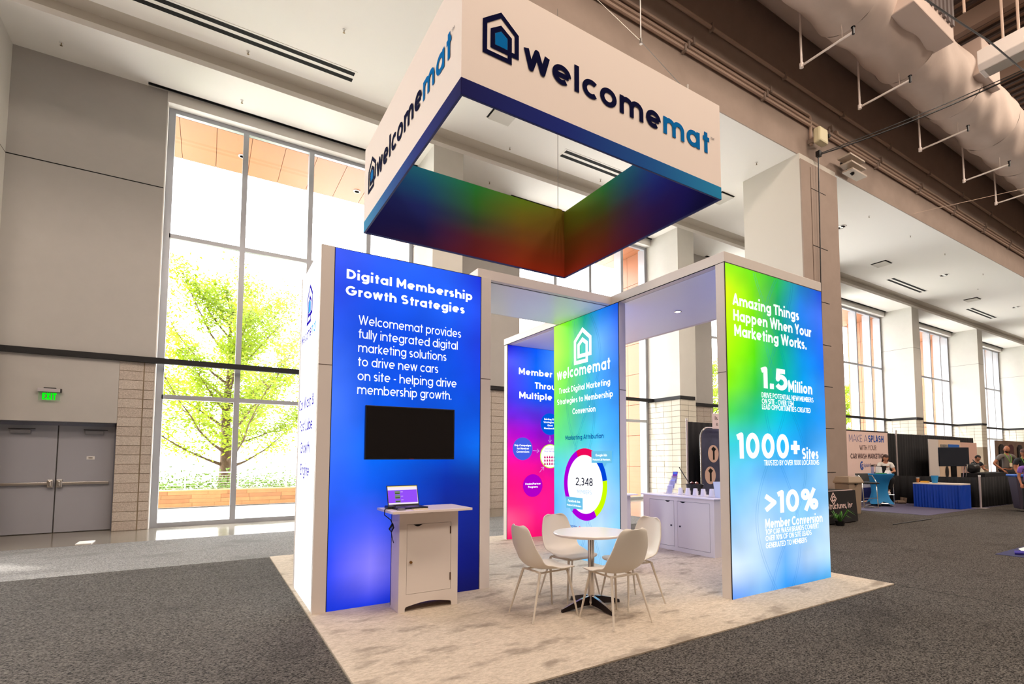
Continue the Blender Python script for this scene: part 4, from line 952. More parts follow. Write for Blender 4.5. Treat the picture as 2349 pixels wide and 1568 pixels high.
dup(ch, (2.83, -1.39, CZ), pi, 'white shell chair at the far right of the round table')
# table
tb = thing('round_table', 'small round white table on a chrome post between the chairs', 'table', (2.385, -1.285, CZ))
MB().lathe([(0, .715), (.335, .715), (.372, .722), (.38, .732), (.38, .742), (.374, .748), (0, .748)], n=64).build('tabletop', mat('white_laminate', (240, 232, 228), .3), tb, smooth=True)
MB().cyl((0, 0, .06), (0, 0, .71), .033, n=24).build('post', M_chrome, tb, smooth=True)
MB().lathe([(.09, .70), (.09, .715), (0, .715)], n=20).lathe([(.045, .02), (.05, .06), (.036, .1), (.033, .13)], n=20).build('post_collar', M_chrome, tb, smooth=True)
for i in range(4):
    a = i*pi/2-.02
    mb = MB(); c, s_ = cos(a), sin(a)
    pr = [(.03, .035, .115, .03), (.12, .03, .10, .027), (.24, .014, .068, .022), (.355, 0, .03, .014)]
    for r, z0, z1, hw in pr:
        for yy, zz in ((-hw, z0), (hw, z0), (hw*.55, z1), (-hw*.55, z1)): mb.v.append((c*r-s_*yy, s_*r+c*yy, zz))
    for k in range(3):
        for j in range(4): mb.f.append((k*4+j, k*4+(j+1) % 4, k*4+4+(j+1) % 4, k*4+4+j)); mb.m.append(1 if j == 2 else 0)
    mb.f += [(3, 2, 1, 0), (12, 13, 14, 15)]; mb.m += [0, 0]
    mb.build('foot', [mat('dark_cast_metal', (44, 34, 34), .35, .6), M_chrome], tb)
# --- laptop kiosk
kx0, kx1, ky0, ky1, kh = .70, 1.31, -.43, -.16, .965
kb = thing('kiosk_cabinet', 'narrow white cabinet with one door carrying the laptop, before the blue panel', 'cabinet', (0, 0, CZ))
M_cab = mat('cabinet_white', (224, 214, 206), .45)
n = 12; arch = [(kx0, 0), (kx0+.065, 0), (kx0+.065, .03)]+[(kx0+.065+(kx1-kx0-.13)*i/n, .03+.045*sin(pi*i/n)) for i in range(1, n)]+[(kx1-.065, .03), (kx1-.065, 0), (kx1, 0), (kx1, kh), (kx0, kh)]
# front face as a frame around the door opening
dx0, dx1, dz0, dz1 = .775, 1.235, .165, .842
fr = MB()
for pts in ([(kx0, 0), (kx0+.065, 0), (kx0+.065, .03), (dx0, .05), (dx0, kh), (kx0, kh)], [(dx1, .05), (kx1-.065, .03), (kx1-.065, 0), (kx1, 0), (kx1, kh), (dx1, kh)],
            [(dx0, .045)]+[(dx0+(dx1-dx0)*i/n, .048+.03*sin(pi*i/n)) for i in range(n+1)]+[(dx1, dz0), (dx0, dz0)], [(dx0, dz1), (dx1, dz1), (dx1, kh), (dx0, kh)]):
    fr.prism(pts, lambda u, v, d: (u, ky0+d, v), 0, .018)
fr.build('front_frame', M_cab, kb)
MB().box(kx0, ky0+.018, 0, kx0+.018, ky1, kh).box(kx1-.018, ky0+.018, 0, kx1, ky1, kh).box(kx0, ky1-.018, .02, kx1, ky1, kh).box(kx0+.018, ky0+.018, .09, kx1-.018, ky1-.018, .1).build('carcass', M_cab, kb)
dr = B(dx0+.003, ky0+.001, dz0+.003, dx1-.003, ky0+.02, dz1-.003).build('door', M_cab, kb)
MB().cyl((dx0+.04, ky0-.02, .475), (dx0+.04, ky0, .475), .013, n=14).build('knob', mat('brass_knob', (150, 110, 60), .3, .9), dr, smooth=True)
for z in (dz0+.09, dz1-.12): B(dx1-.012, ky0-.006, z, dx1-.002, ky0+.002, z+.075).build('hinge', mat('bronze_hinge', (90, 62, 48), .4, .7), dr)
def scoop(cx, cz, w, h, y, par): MB().prism([(cx-w/2, cz)]+[(cx-w/2+w*i/10, cz-h*sin(pi*i/10)) for i in range(1, 10)]+[(cx+w/2, cz)], lambda u, v, d: (u, y-d, v), 0, .0015).build('finger_scoop', M_dark, par)
scoop(.885, dz1-.004, .095, .02, ky0+.001, dr)
scoop(1.01, kh-.0, .27, .02, ky0, kb)
B(.58, -.61, kh, 1.39, -.06, kh+.025).build('countertop', mat('kiosk_top', (232, 218, 212), .35), kb, bevel=.003)
# laptop
lp = thing('laptop', 'open black laptop showing a purple web page on the cabinet', 'laptop', (.825, -.29, CZ+kh+.026), .05)
B(-.165, -.125, 0, .165, .11, .016).build('base', M_black, lp, bevel=.004)
B(-.145, -.02, .016, .145, .085, .018).build('keyboard', mat('keyboard_purple_grey', (46, 36, 54), .5), lp); B(-.045, -.105, .0165, .045, -.035, .0175).build('touchpad', mat('touchpad', (40, 34, 44), .3), lp)
th = R_(17)
def sc(x, v, d): return (x, .11+v*sin(th)-d*cos(th), .016+v*cos(th)+d*sin(th)*1.0)
MB().prism([(-.165, 0), (.165, 0), (.165, .215), (-.165, .215)], lambda u, v, d: sc(u, v, d), -.006, 0).build('lid', M_black, lp, bevel=.002)
def scr(x0, v0, x1, v1, c, name, d=.001, s=1.0, par=lp): return MB().poly([sc(x0, v0, d), sc(x1, v0, d), sc(x1, v1, d), sc(x0, v1, d)]).build(name, emat('screen_%d_%d_%d' % c, c, s), par)
S_ = scr(-.156, .016, .156, .206, (250, 236, 250), 'screen'); S_['label'] = 'lit screen with purple web page'
scr(-.156, .032, .152, .165, (150, 80, 250), 'page_block', .0015); scr(-.156, .196, .156, .206, (250, 226, 150), 'page_bar', .0016)
for i, z in enumerate((.12, .075, .036)): scr(-.085, z, -.03, z+(.036 if i < 2 else .02), (120, 140, 110), 'page_photo', .002); scr(-.082, z+.005, -.035, z+.014, (60, 80, 40), 'page_photo', .0022); scr(-.024, z+.022, .0, z+.027, (226, 196, 255), 'page_line', .002)
ph = thing('power_adapter', 'black power brick and cable left of the laptop, plug hanging down', 'adapter', (.655, -.25, CZ+kh+.026))
B(-.04, -.07, 0, .04, .05, .03).build('brick', M_black, ph, bevel=.008)
MB().tube([(-.0, -.05, .012), (-.05, -.08, .012), (-.078, -.1, .0), (-.08, -.1, -.05), (-.02, -.1, -.10), (.0, -.1, -.14)], .005, 6).tube([(.0, -.1, -.14), (-.03, -.1, -.19), (-.01, -.1, -.22), (.01, -.1, -.18), (.0, -.1, -.14)], .009, 6).tube([(-.01, -.1, -.22), (.0, -.1, -.28), (.02, -.08, -.33)], .004, 6).build('cord', M_black, ph)
mo = thing('mouse', 'small grey mouse and cable in front of the laptop', 'mouse', (.70, -.48, CZ+kh+.026))
MB().lathe([(.0, .022), (.02, .02), (.032, .01), (.034, 0), (0, 0)], sx=1.3, sy=.8, n=16).build('body', mat('grey_plastic', (96, 90, 104), .35), mo, smooth=True)
MB().tube([(.04, 0, .006), (.08, .05, .005), (.13, .06, .005)], .003, 5).build('cord', M_black, mo)
B(.80, -.54, CZ+kh+.026, .95, -.47, CZ+kh+.032).build('notepad', mat('cream_pad', (232, 212, 170), .7), label='cream notepad in front of the laptop', cat='notepad')
# --- television
tv = thing('television', 'black flat television hung on the blue lightbox panel', 'television', (0, 0, 0))
B(.445, -.075, 1.495, 1.41, -.03, 2.05).build('bezel', M_black, tv, bevel=.004)
B(.46, -.0765, 1.512, 1.395, -.075, 2.035).build('screen', mat('tv_screen', (10, 8, 10), .12), tv)
B(.7, -.03, 1.6, 1.15, .008, 1.9).build('wall_mount', M_black, tv); B(.90, -.078, 1.497, .95, -.0765, 1.504).build('badge', mat('badge_red', (120, 30, 30), .5), tv)
# --- double counter on the right
ct = thing('storage_counter', 'lavender-lit white double-door counter behind the round table', 'cabinet', (0, 0, CZ))
cx, y0, y1, chh = 5.50, -.25, 1.28, .865
B(cx+.018, y0, 0, cx+.55, y1, chh).build('carcass', M_cab, ct, bevel=.002)
fr = MB(); ds = [(.56, 1.13), (-.17, .49)]
for a, b, z0, z1 in ((y0, -.17, .0, chh), (.49, .56, .0, chh), (1.13, y1, 0, chh), (-.17, .49, 0, .065), (-.17, .49, .80, chh), (.56, 1.13, 0, .065), (.56, 1.13, .80, chh)): fr.box(cx, a, z0, cx+.018, b, z1)
fr.build('front_frame', M_cab, ct)
for (a, b), ky in zip(ds, (.62, .43)):
    d = B(cx-.002, a+.005, .07, cx+.016, b-.005, .795).build('door', M_cab, ct)
    MB().cyl((cx-.018, ky, .40), (cx, ky, .40), .013, n=12).build('knob', mat('dark_knob', (30, 26, 30), .4), d)
    yc_ = .70 if a > .5 else .37
    MB().prism([(yc_-.06, .795)]+[(yc_-.06+.12*i/8, .795-.022*sin(pi*i/8)) for i in range(1, 8)]+[(yc_+.06, .795)], lambda u, v, q: (cx-.003-q, u, v), 0, .001).build('finger_scoop', M_dark, d)
    B(cx+.014, a, .066, cx+.0175, b, .80).build('gap_shadow', M_dark, d)
B(cx-.03, y0-.03, chh, cx+.59, y1+.03, chh+.02).build('countertop', mat('counter_top_white', (240, 234, 240), .3), ct, bevel=.003)
ZC_ = CZ+chh+.021
hexcup = MB().lathe([(.036, 0), (.036, .004), (.026, .092), (.022, .093), (0, .093)], n=20)
cup0 = None
for i, (y, lb) in enumerate(((.62, 'leftmost, behind the brochure end'), (.46, 'second from the brochure holder'), (.30, 'middle one of the five'), (.14, 'second from the white bucket'), (-.03, 'closest to the white bucket, on the small tray'))):
    if cup0 is None:
        cup0 = thing('paper_cup', '', 'cup', (0, 0, 0), 0, 'upturned white cups on the counter')
        hexcup.build('cup_body', mat('paper_white', (244, 240, 244), .6), cup0, smooth=True); MB().lathe([(.038, 0), (.040, .004), (.037, .008)], n=20).build('rim', mat('paper_white', (244, 240, 244), .6), cup0)
        MB().box(.03, -.012, .02, .05, .012, .06).build('handle', mat('cup_grey', (150, 148, 156), .6), cup0)
        c = cup0
    else: c = dup(cup0)
    c.location = (cx+.22, y, ZC_+(.008 if i == 4 else 0)); c['label'] = 'white upturned cup on the counter, '+lb
    c.scale = (1.25, 1.25, 1.25)
MB().lathe([(.09, 0), (.1, .007), (0, .007)], n=24).build('small_tray', mat('paper_white', (244, 240, 244), .6), loc=(cx+.22, -.03, ZC_), label='small round white tray under the last cup', cat='tray')
bk = thing('bucket', 'white square bucket at the near end of the counter', 'bucket', (cx+.22, -.19, ZC_))
MB().lathe([(.075, 0), (.075, .002), (.10, .24), (.095, .24), (.072, .01)], n=4).build('body', mat('bucket_white', (214, 224, 240), .4), bk); bk.rotation_euler = (0, 0, pi/4)
bh = thing('brochure_holder', 'clear tiered brochure holder with purple leaflets at the counter end', 'holder', (cx+.25, .93, ZC_))
AC = mat('clear_acrylic', (216, 214, 236), .08, alpha=.35)
for i in range(3): MB().prism([(-.07, 0), (.07, 0), (.07, .13), (-.07, .13)], lambda u, v, d, i=i: (.02+i*.055+v*.25-d, u, .0+i*.085+v), 0, .004).build('pocket', AC, bh)
B(-.03, -.075, 0, .2, .075, .006).build('base', AC, bh)
for i, c in ((2, (110, 60, 190)), (1, (160, 170, 226)), (0, (200, 204, 232))):
    l = MB().prism([(-.055, 0), (.055, 0), (.055, .19 if i == 2 else .14), (-.055, .19 if i == 2 else .14)], lambda u, v, d, i=i: (.03+i*.055+v*.25-d, u, .012+i*.085+v), 0, .003).build('leaflet_stack', mat('leaflet_%d' % i, c, .5), None, label='stack of leaflets in the %s pocket of the clear holder' % ('top', 'middle', 'bottom')[2-i], cat='leaflets'); l.location = bh.location
    if i == 2:
        for q, (zz, cc) in enumerate(((.15, (80, 140, 240)), (.09, (150, 20, 110)), (.04, (200, 210, 240)))): MB().poly([(.03+.11-.004+zz*.25-.001, s, .182+zz+w) for s, w in ((-.045, 0), (.045, 0), (.045, .03), (-.045, .03))]).build('leaflet_print', mat('lf_%d' % q, cc, .6), l)
bb = thing('supply_bin', 'black bin with a long stick and small items behind the cups', 'bin', (cx+.45, .52, ZC_))
MB().lathe([(.1, 0), (.1, .004), (.15, .17), (.143, .17), (.095, .01)], n=24).build('body', M_black, bb); MB().tube([(0, .04, .1), (-.05, .17, .3), (-.08, .26, .45)], .008, 6).build('stick', M_black, bb)
for i in range(5): MB().lathe([(0, 0), (.022, .012), (.026, .03), (.0, .05)], (-.04+.03*(i % 3), -.09+.035*i, .165), 8).build('small_item', mat('copper_item_%d' % (i % 2), ((170, 110, 90), (120, 60, 60))[i % 2], .3, .5), bb)
dk2 = thing('demo_cabinet', 'white cabinet top peeking out behind the middle lightbox wall', 'cabinet', (4.72, 1.24, CZ))
B(.0, .0, 0, .45, .5, .87).build('body', M_cab, dk2, bevel=.002); B(-.05, -.13, .87, .5, .55, .89).build('countertop', mat('counter_top_white', (240, 234, 240), .3), dk2)
dup(ch, (1.62, 2.35, CZ), pi/2, 'white shell chair mostly hidden behind the blue tower, one leg showing')
# litter and card on the concrete
MB().box(-.11, -.2, 0, .11, .2, .012).build('paper_sheet', mat('paper_sheet', (246, 244, 240), .7), loc=(-2.66, 7.1, .001), label='white sheet lying on the concrete before the exit doors', cat='paper')

# ------------------------------------------------------------------ people
SKIN = mat('skin', (196, 138, 108), .6); SKIN2 = mat('skin_tanned', (176, 112, 78), .6)
def skinned(name, nodes, edges, material, parent, sub=2):
    """nodes: {key: (x,y,z,r)}; one continuous surface grown round the skeleton"""
    ks = list(nodes); me = bpy.data.meshes.new(name); me.from_pydata([nodes[k][:3] for k in ks], [(ks.index(a), ks.index(b)) for a, b in edges], [])
    me.materials.append(material); o = bpy.data.objects.new(name, me); COL.objects.link(o); o.parent = parent
    md = o.modifiers.new('skin', 'SKIN'); md.use_smooth_shade = True; md.branch_smoothing = .6
    sv = me.skin_vertices[0].data
    for i, k in enumerate(ks):
        r = nodes[k][3]; sv[i].radius = (r, nodes[k][4] if len(nodes[k]) > 4 else r); sv[i].use_root = (i == 0)
    m = o.modifiers.new('sub', 'SUBSURF'); m.levels = 1; m.render_levels = sub
    return o
def body_nodes(J):
    return J
def hand(parent, w, d, side, skin, s=1.0, curl=.5):
    """palm with four fingers and a thumb, rooted at wrist w, pointing along d"""
    w, d = Vector(w), Vector(d).normalized(); x = Vector(side).normalized(); y = d.cross(x).normalized()
    nd = {'w': (*w, .026*s), 'p': (*(w+d*.05*s), .034*s, .018*s)}; ed = [('w', 'p')]
    for i, (off, ln) in enumerate(((-.03, .062), (-.01, .075), (.01, .07), (.03, .054))):
        a = w+d*.085*s+x*off*s; b = a+d*ln*.5*s+y*curl*.02*s; c = b+d*ln*.45*s+y*curl*.04*s
        nd['a%d' % i] = (*a, .0105*s); nd['b%d' % i] = (*b, .009*s); nd['c%d' % i] = (*c, .0075*s); ed += [('p', 'a%d' % i), ('a%d' % i, 'b%d' % i), ('b%d' % i, 'c%d' % i)]
    t = w+d*.035*s-x*.035*s; t2 = t+(d*.7-x*.7)*.04*s; nd['t'] = (*t, .012*s); nd['u'] = (*t2, .0095*s); ed += [('p', 't'), ('t', 'u')]
    return nd, ed
def head(parent, c, fwd, skin, hair, style, s=1.0, beard=None):
    """head with face; c = centre, fwd = facing direction"""
    c, f = Vector(c), Vector(fwd).normalized(); r = Vector((f.y, -f.x, 0)).normalized(); u = r.cross(f).normalized()
    P = lambda a, b, d: c+r*a*s+f*b*s+u*d*s
    mb = MB(); n, k = 20, 14
    for i in range(k+1):
        th = pi*i/k; z = cos(th)
        for j in range(n):
            ph = 2*pi*j/n; a, b = sin(th)*cos(ph), sin(th)*sin(ph)
            w = .077*(1-.22*max(0, -z)**1.5); dp = .098*(1-.12*max(0, -z)); zz = z*.118
            fx = 0
            if b > .55 and abs(a) < .22: fx = .018*math.exp(-((z+.12)/.16)**2)*(1-abs(a)/.22)     # nose
            if b > .5 and .15 < abs(a) < .55: fx -= .008*math.exp(-((z-.1)/.09)**2)               # eye sockets
            if b > .5: fx += .006*math.exp(-((z+.72)/.15)**2)                                    # chin
            mb.v.append(tuple(P(a*w, b*dp+fx, zz)))
    for i in range(k):
        for j in range(n): q = (j+1) % n; mb.f.append((i*n+j, (i+1)*n+j, (i+1)*n+q, i*n+q)); mb.m.append(0)
    h = mb.build('head', skin, parent, smooth=True)
    e = MB()
    for sx in (-1, 1): e.lathe([(.0, .008), (.008, .005), (.011, 0), (.008, -.005), (0, -.008)], tuple(P(sx*.031, .083, .012)), 8)
    e.build('eyes', mat('eye_dark', (40, 26, 22), .3), h)
    m2 = MB(); m2.quad(P(-.022, .0945, -.052), P(.022, .0945, -.052), P(.017, .0965, -.062), P(-.017, .0965, -.062)); m2.build('mouth', mat('lips', (150, 80, 72), .6), h)
    ea = MB()
    for sx in (-1, 1): ea.lathe([(0, -.03), (.012, -.02), (.016, .0), (.014, .02), (0, .03)], tuple(P(sx*.078, -.005, 0)), 8)
    ea.build('ears', skin, h, smooth=True)
    if style in ('long', 'short'):
        hb = MB()
        for i in range(k+1):
            th = pi*i/k*(.95 if style == 'long' else .55); z = cos(th)
            for j in range(n):
                ph = pi*(.93+1.14*j/(n-1)) if z < .45 else 2*pi*j/(n-1)
                a, b = sin(th)*cos(ph), sin(th)*sin(ph)
                if style == 'long' and z < 0: a, b, zz = cos(ph)*1.0, sin(ph)*1.0, -.118*(1.9*(i/k-.5)*2*1.6)
                else: zz = z*.118
                hb.v.append(tuple(P(a*.092, b*.108-.006, zz+.014)))
        for i in range(k):
            for j in range(n-1): hb.f.append((i*n+j, (i+1)*n+j, (i+1)*n+j+1, i*n+j+1)); hb.m.append(0)
        ho = hb.build('hair', hair, parent, smooth=True); md = ho.modifiers.new('s', 'SOLIDIFY'); md.thickness = .012
    if style == 'cap':
        MB().lathe([(.086*s, 0), (.09*s, .02*s), (.08*s, .07*s), (.05*s, .1*s), (0, .11*s)], tuple(P(0, 0, .035)), 20).build('cap_crown', hair, parent, smooth=True)
        MB().lathe([(0, .0), (.085*s, -.006), (.085*s, .004), (0, .01)], tuple(P(0, .075, .04)), 20).build('cap_brim', hair, parent)
    if beard:
        bm = MB()
        for i in range(7):
            th = pi*(.60+.34*i/6); z = cos(th)
            for j in range(11):
                ph = pi*(.1+.8*j/10); a, b = sin(th)*cos(ph), sin(th)*sin(ph)
                w = .080*(1-.22*max(0, -z)**1.5); bm.v.append(tuple(P(a*w, b*.101*(1-.12*max(0, -z))+.008, z*.122)))
        for i in range(6):
            for j in range(10): q = i*11+j; bm.f.append((q, q+11, q+12, q+1)); bm.m.append(0)
        bm.build('beard', beard, parent, smooth=True)
def figure(name_label, base, face, skin, top, bottom, pose, hairm, style, height=1.75, beard=None, shoes=None, lanyard=None, longsleeve=False):
    """pose: joint positions in the figure's own frame (x right, y forward, z up)"""
    t = thing('person', name_label, 'person', base, face)
    J = pose; g = lambda k, r, r2=None: (*J[k], r) if r2 is None else (*J[k], r, r2)
    nd = {'pel': g('pel', .135, .1), 'bel': g('bel', .125, .095), 'chest': g('chest', .15, .105), 'neckb': g('neckb', .07), 'neck': g('neck', .052), 'hd': g('hd', .05)}
    ed = [('pel', 'bel'), ('bel', 'chest'), ('chest', 'neckb'), ('neckb', 'neck'), ('neck', 'hd')]
    for s in 'lr':
        nd.update({'sh'+s: g('sh'+s, .06), 'el'+s: g('el'+s, .042), 'wr'+s: g('wr'+s, .027), 'hip'+s: g('hip'+s, .09), 'kn'+s: g('kn'+s, .058), 'an'+s: g('an'+s, .038), 'toe'+s: g('toe'+s, .032)})
        ed += [('neckb', 'sh'+s), ('sh'+s, 'el'+s), ('el'+s, 'wr'+s), ('pel', 'hip'+s), ('hip'+s, 'kn'+s), ('kn'+s, 'an'+s), ('an'+s, 'toe'+s)]
        w, e = Vector(J['wr'+s]), Vector(J['el'+s]); hn, he = hand(t, w, w-e, (1, 0, 0) if abs((w-e).normalized().x) < .8 else (0, 1, 0), skin)
        for k, v in hn.items():
            if k != 'w': nd[k+s] = v
        ed += [(('wr'+s) if a == 'w' else a+s, b+s) for a, b in he]
    skinned('body', nd, ed, skin, t)
    V = lambda k: Vector(J[k])
    # shirt
    sn = {'pel': (*(V('pel')+Vector((0, 0, .03))), .155, .12), 'bel': (*V('bel'), .145, .115), 'chest': (*V('chest'), .17, .125), 'nb': (*V('neckb'), .085)}
    se = [('pel', 'bel'), ('bel', 'chest'), ('chest', 'nb')]
    for s in 'lr':
        sh, el = V('sh'+s), V('el'+s); sn['s'+s] = (*sh, .078); sn['e'+s] = (*sh.lerp(el, .62), .066); se += [('nb', 's'+s), ('s'+s, 'e'+s)]
        if longsleeve: sn['w'+s] = (*V('el'+s).lerp(V('wr'+s), .8), .04); sn['e'+s] = (*el, .055); se.append(('e'+s, 'w'+s))
    skinned('shirt', sn, se, top, t)
    pn = {'pel': (*V('pel'), .15, .118)}; pe = []
    for s in 'lr':
        pn.update({'h'+s: (*V('hip'+s), .105), 'k'+s: (*V('kn'+s), .078), 'a'+s: (*V('kn'+s).lerp(V('an'+s), .88), .06)}); pe += [('pel', 'h'+s), ('h'+s, 'k'+s), ('k'+s, 'a'+s)]
    skinned('trousers', pn, pe, bottom, t)
    for s in 'lr':
        a, b = V('an'+s), V('toe'+s); skinned('shoe', {'a': (*(a+Vector((0, 0, -.01))), .05), 'b': (*a.lerp(b, .5), .052, .04), 'c': (*b, .045, .032)}, [('a', 'b'), ('b', 'c')], shoes or M_black, t)
    head(t, V('hd')+Vector((0, .01, .05)), pose.get('look', (0, 1, -.15)), skin, hairm, style, 1.0, beard)
    if lanyard:
        c, nb = V('chest'), V('neckb'); z = c.z-.1; y = c.y+.145
        MB().tube([tuple(nb+Vector((-.07, .02, .06))), (c.x-.07, y-.03, c.z+.09), (c.x, y, z+.02)], .008, 5).tube([tuple(nb+Vector((.07, .02, .06))), (c.x+.07, y-.03, c.z+.09), (c.x, y, z+.02)], .008, 5).build('lanyard', lanyard, t)
        B(c.x-.045, y, z-.1, c.x+.045, y+.006, z+.02).build('badge_card', mat('badge_cream', (238, 214, 180), .5), t)
    return t
stand = dict(pel=(0, 0, .98), bel=(0, 0, 1.12), chest=(0, .01, 1.3), neckb=(0, 0, 1.47), neck=(0, .01, 1.54), hd=(0, .02, 1.6),
             shl=(-.19, 0, 1.44), shr=(.19, 0, 1.44), hipl=(-.1, 0, .93), hipr=(.1, 0, .93), knl=(-.11, .03, .5), knr=(.11, .03, .5), anl=(-.12, 0, .09), anr=(.12, 0, .09), toel=(-.13, .17, .04), toer=(.13, .17, .04))
hips = dict(stand, ell=(-.42, -.06, 1.2), wrl=(-.24, .08, 1.02), elr=(.40, -.02, 1.2), wrr=(.24, .12, 1.0), look=(.3, 1, -.25))
down = dict(stand, ell=(-.24, .02, 1.16), wrl=(-.22, .18, .98), elr=(.24, .0, 1.16), wrr=(.22, .16, .96), look=(0, 1, -.1))
sit = dict(pel=(0, 0, .86), bel=(0, .02, 1.0), chest=(0, .05, 1.17), neckb=(0, .06, 1.33), neck=(0, .08, 1.39), hd=(0, .11, 1.44), shl=(-.17, .06, 1.3), shr=(.17, .06, 1.3),
           ell=(-.24, .14, 1.06), wrl=(-.12, .33, 1.06), elr=(.24, .14, 1.06), wrr=(.10, .34, 1.18), hipl=(-.09, .05, .84), hipr=(.09, .05, .84), knl=(-.08, .45, .83), knr=(.12, .46, .8), anl=(.05, .42, .42), anr=(.13, .50, .36), toel=(.08, .58, .36), toer=(.18, .66, .34), look=(0, 1, -.6))

# ------------------------------------------------------------------ far booths on the right
M_drape = mat('black_drape', (16, 15, 18), .9); M_upr = mat('pipe_upright', (196, 182, 180), .35, .3)
def drape(x0, y0, x1, y1, z0, z1, label, m=None, amp=.03, folds=4.5):
    ln = hypot(x1-x0, y1-y0); n = int(ln*folds*8); ux, uy = (x1-x0)/ln, (y1-y0)/ln; mb = MB()
    for i in range(n+1):
        s = ln*i/n; o = amp*sin(s*folds*2*pi)+amp*.4*sin(s*folds*4.3+1)
        for z in (z0, z1): k = (1 if z == z0 else .35); mb.v.append((x0+ux*s-uy*o*k, y0+uy*s+ux*o*k, z))
    for i in range(n): mb.f.append((2*i, 2*i+2, 2*i+3, 2*i+1)); mb.m.append(0)
    o = mb.build('drape', m or M_drape, label=label, cat='drape', smooth=True); md = o.modifiers.new('s', 'SOLIDIFY'); md.thickness = .006; return o
def upright(x, y, h, label, r=.028):
    t = thing('drape_pole', label, 'pole', (x, y, .012)); MB().cyl((0, 0, .01), (0, 0, h), r, n=10).build('pole', M_upr, t, smooth=True); B(-.16, -.16, 0, .16, .16, .01).build('base_plate', M_upr, t)
    MB().cyl((0, 0, h), (0, 0, h+.05), r*1.2, n=10).build('cap', M_white, t)
drape(9.35, 3.75, 14.5, 3.85, .02, 2.44, 'black drape wall behind the dark pop-up banner'); upright(9.3, 3.72, 2.46, 'pale drape pole left of the dark banner, beside the block pier')
drape(16.6, 3.95, 24.3, 4.1, .02, 2.44, 'tall black drape wall behind the seated woman'); upright(20.85, 3.9, 2.5, 'tall pale drape pole right of the seated woman')
drape(24.3, 4.1, 29.4, 4.3, .02, 2.44, 'tall black drape wall behind the far television')
drape(18.5, .68, 21.25, .60, .02, .92, 'low black side drape running behind the blue-skirted table'); drape(21.25, .60, 25.5, .5, .02, .92, 'low black side drape farther right, under the bald man')
drape(18.5, .7, 18.5, 3.8, .02, .92, 'low black drape between the woman\'s booth and the next')
upright(18.44, .62, .93, 'short pale pole at the end of the low black drape'); upright(21.3, .53, .93, 'second short pale pole, near the right edge')
# splash banner
bn = thing('banner', 'pale banner reading make a splash with your car wash marketing', 'banner', (16.75, 3.68, 0))
B(0, 0, .05, 2.95, .02, 2.43).build('cloth', mat('banner_cloth', (236, 206, 196), .7), bn); MB().cyl((-.02, .01, 2.44), (2.98, .01, 2.44), .025).cyl((-.02, .01, 0), (-.02, .01, 2.5), .04).build('frame', M_black, bn)
DB = dict(u=(1, 0, 0), parent=bn)
lettering('MAKE A', (.28, 0, 2.06), cap=.24, width=1.22, weight=.05, material=mat('slate_print', (116, 120, 168), .8), **DB)
lettering('SPLASH', (1.55, 0, 2.06), cap=.24, width=1.1, weight=.15, material=mat('splash_blue', (20, 80, 170), .8), **DB)
lettering('WITH YOUR', (.95, 0, 1.78), cap=.17, width=1.15, weight=.07, material=mat('brown_print', (70, 40, 44), .8), **DB)
lettering('CAR WASH MARKETING', (.34, 0, 1.49), cap=.17, width=2.28, weight=.12, material=mat('brown_print', (70, 40, 44), .8), **DB)
lettering('Splash', (1.18, 0, 1.2), cap=.12, width=.42, weight=.12, material=mat('slate_print', (116, 120, 168), .8), **DB); lettering('Source', (1.61, 0, 1.2), cap=.12, width=.46, weight=.14, material=mat('brown_print', (70, 40, 44), .8), **DB)
mb = MB(); ribbon(mb, _arc(1.06, 1.25, .09, .12, 60, 330, 20), .06, lambda a, b: (a, -.006, b)); ribbon(mb, _arc(1.08, 1.24, .04, .05, 0, 350, 12), .03, lambda a, b: (a, -.006, b)); mb.build('logo', mat('splash_blue', (20, 80, 170), .8), bn)
B(.0, -.004, .06, 2.95, 0, .5).build('printed_wave', mat('banner_navy', (20, 30, 100), .7), bn)
MB().prism([(.02, .5), (.02, 1.0), (.35, .72), (.9, .66), (1.6, .8), (2.3, .62), (2.93, .7), (2.93, .5)], lambda u, v, d: (u, -d, v), 0, .005).build('printed_splash', mat('splash_grey', (176, 178, 200), .7), bn)
# dark pop-up banner with two round pictures
pb = thing('pop_up_banner', 'dark rounded pop-up banner with two oval pictures', 'banner', (9.34, 3.3, 0))
rr = .25; W2, H2 = 1.5, 2.27
out = [(W2, .03), (W2, H2-rr)]+[(W2-rr+rr*cos(R_(a)), H2-rr+rr*sin(R_(a))) for a in range(15, 91, 15)]+[(rr+rr*cos(R_(a)), H2-rr+rr*sin(R_(a))) for a in range(90, 181, 15)]+[(0, .03)]
MB().prism(out, lambda u, v, d: (u, d, v), 0, .03).build('cloth', mat('slate_cloth', (66, 68, 92), .5, noise=(1.2, .5)), pb)
mb = MB(); mb.tube([(u, .015, v) for u, v in out[::-1]], .022, 8); mb.build('frame_tube', M_chrome, pb)
for cxx, cz in ((.44, 1.62), (.31, 1.08)):
    MB().prism([(cxx+.2*cos(2*pi*i/28), cz+.22*sin(2*pi*i/28)) for i in range(28)], lambda u, v, d: (u, -d, v), 0, .006).build('oval_picture', mat('oval_cream', (214, 178, 160), .6), pb)
    MB().prism([(cxx-.02, cz-.15), (cxx+.04, cz-.15), (cxx+.04, cz+.06), (cxx+.1, cz+.12), (cxx, cz+.18), (cxx-.08, cz+.12), (cxx-.02, cz+.06)], lambda u, v, d: (u, -.006-d, v), 0, .004).build('picture_print', M_black, pb)
hs = thing('hanging_card', 'small pale sign hung on a black cord above the dark banner', 'sign', (9.9, 3.15, 2.4))
B(-.3, 0, -.16, .6, .012, .22).build('card', mat('card_pink', (236, 214, 216), .7), hs); MB().tube([(-.2, .0, .22), (.15, .02, .55), (.5, 0, .22)], .01, 5).build('cord', M_black, hs)
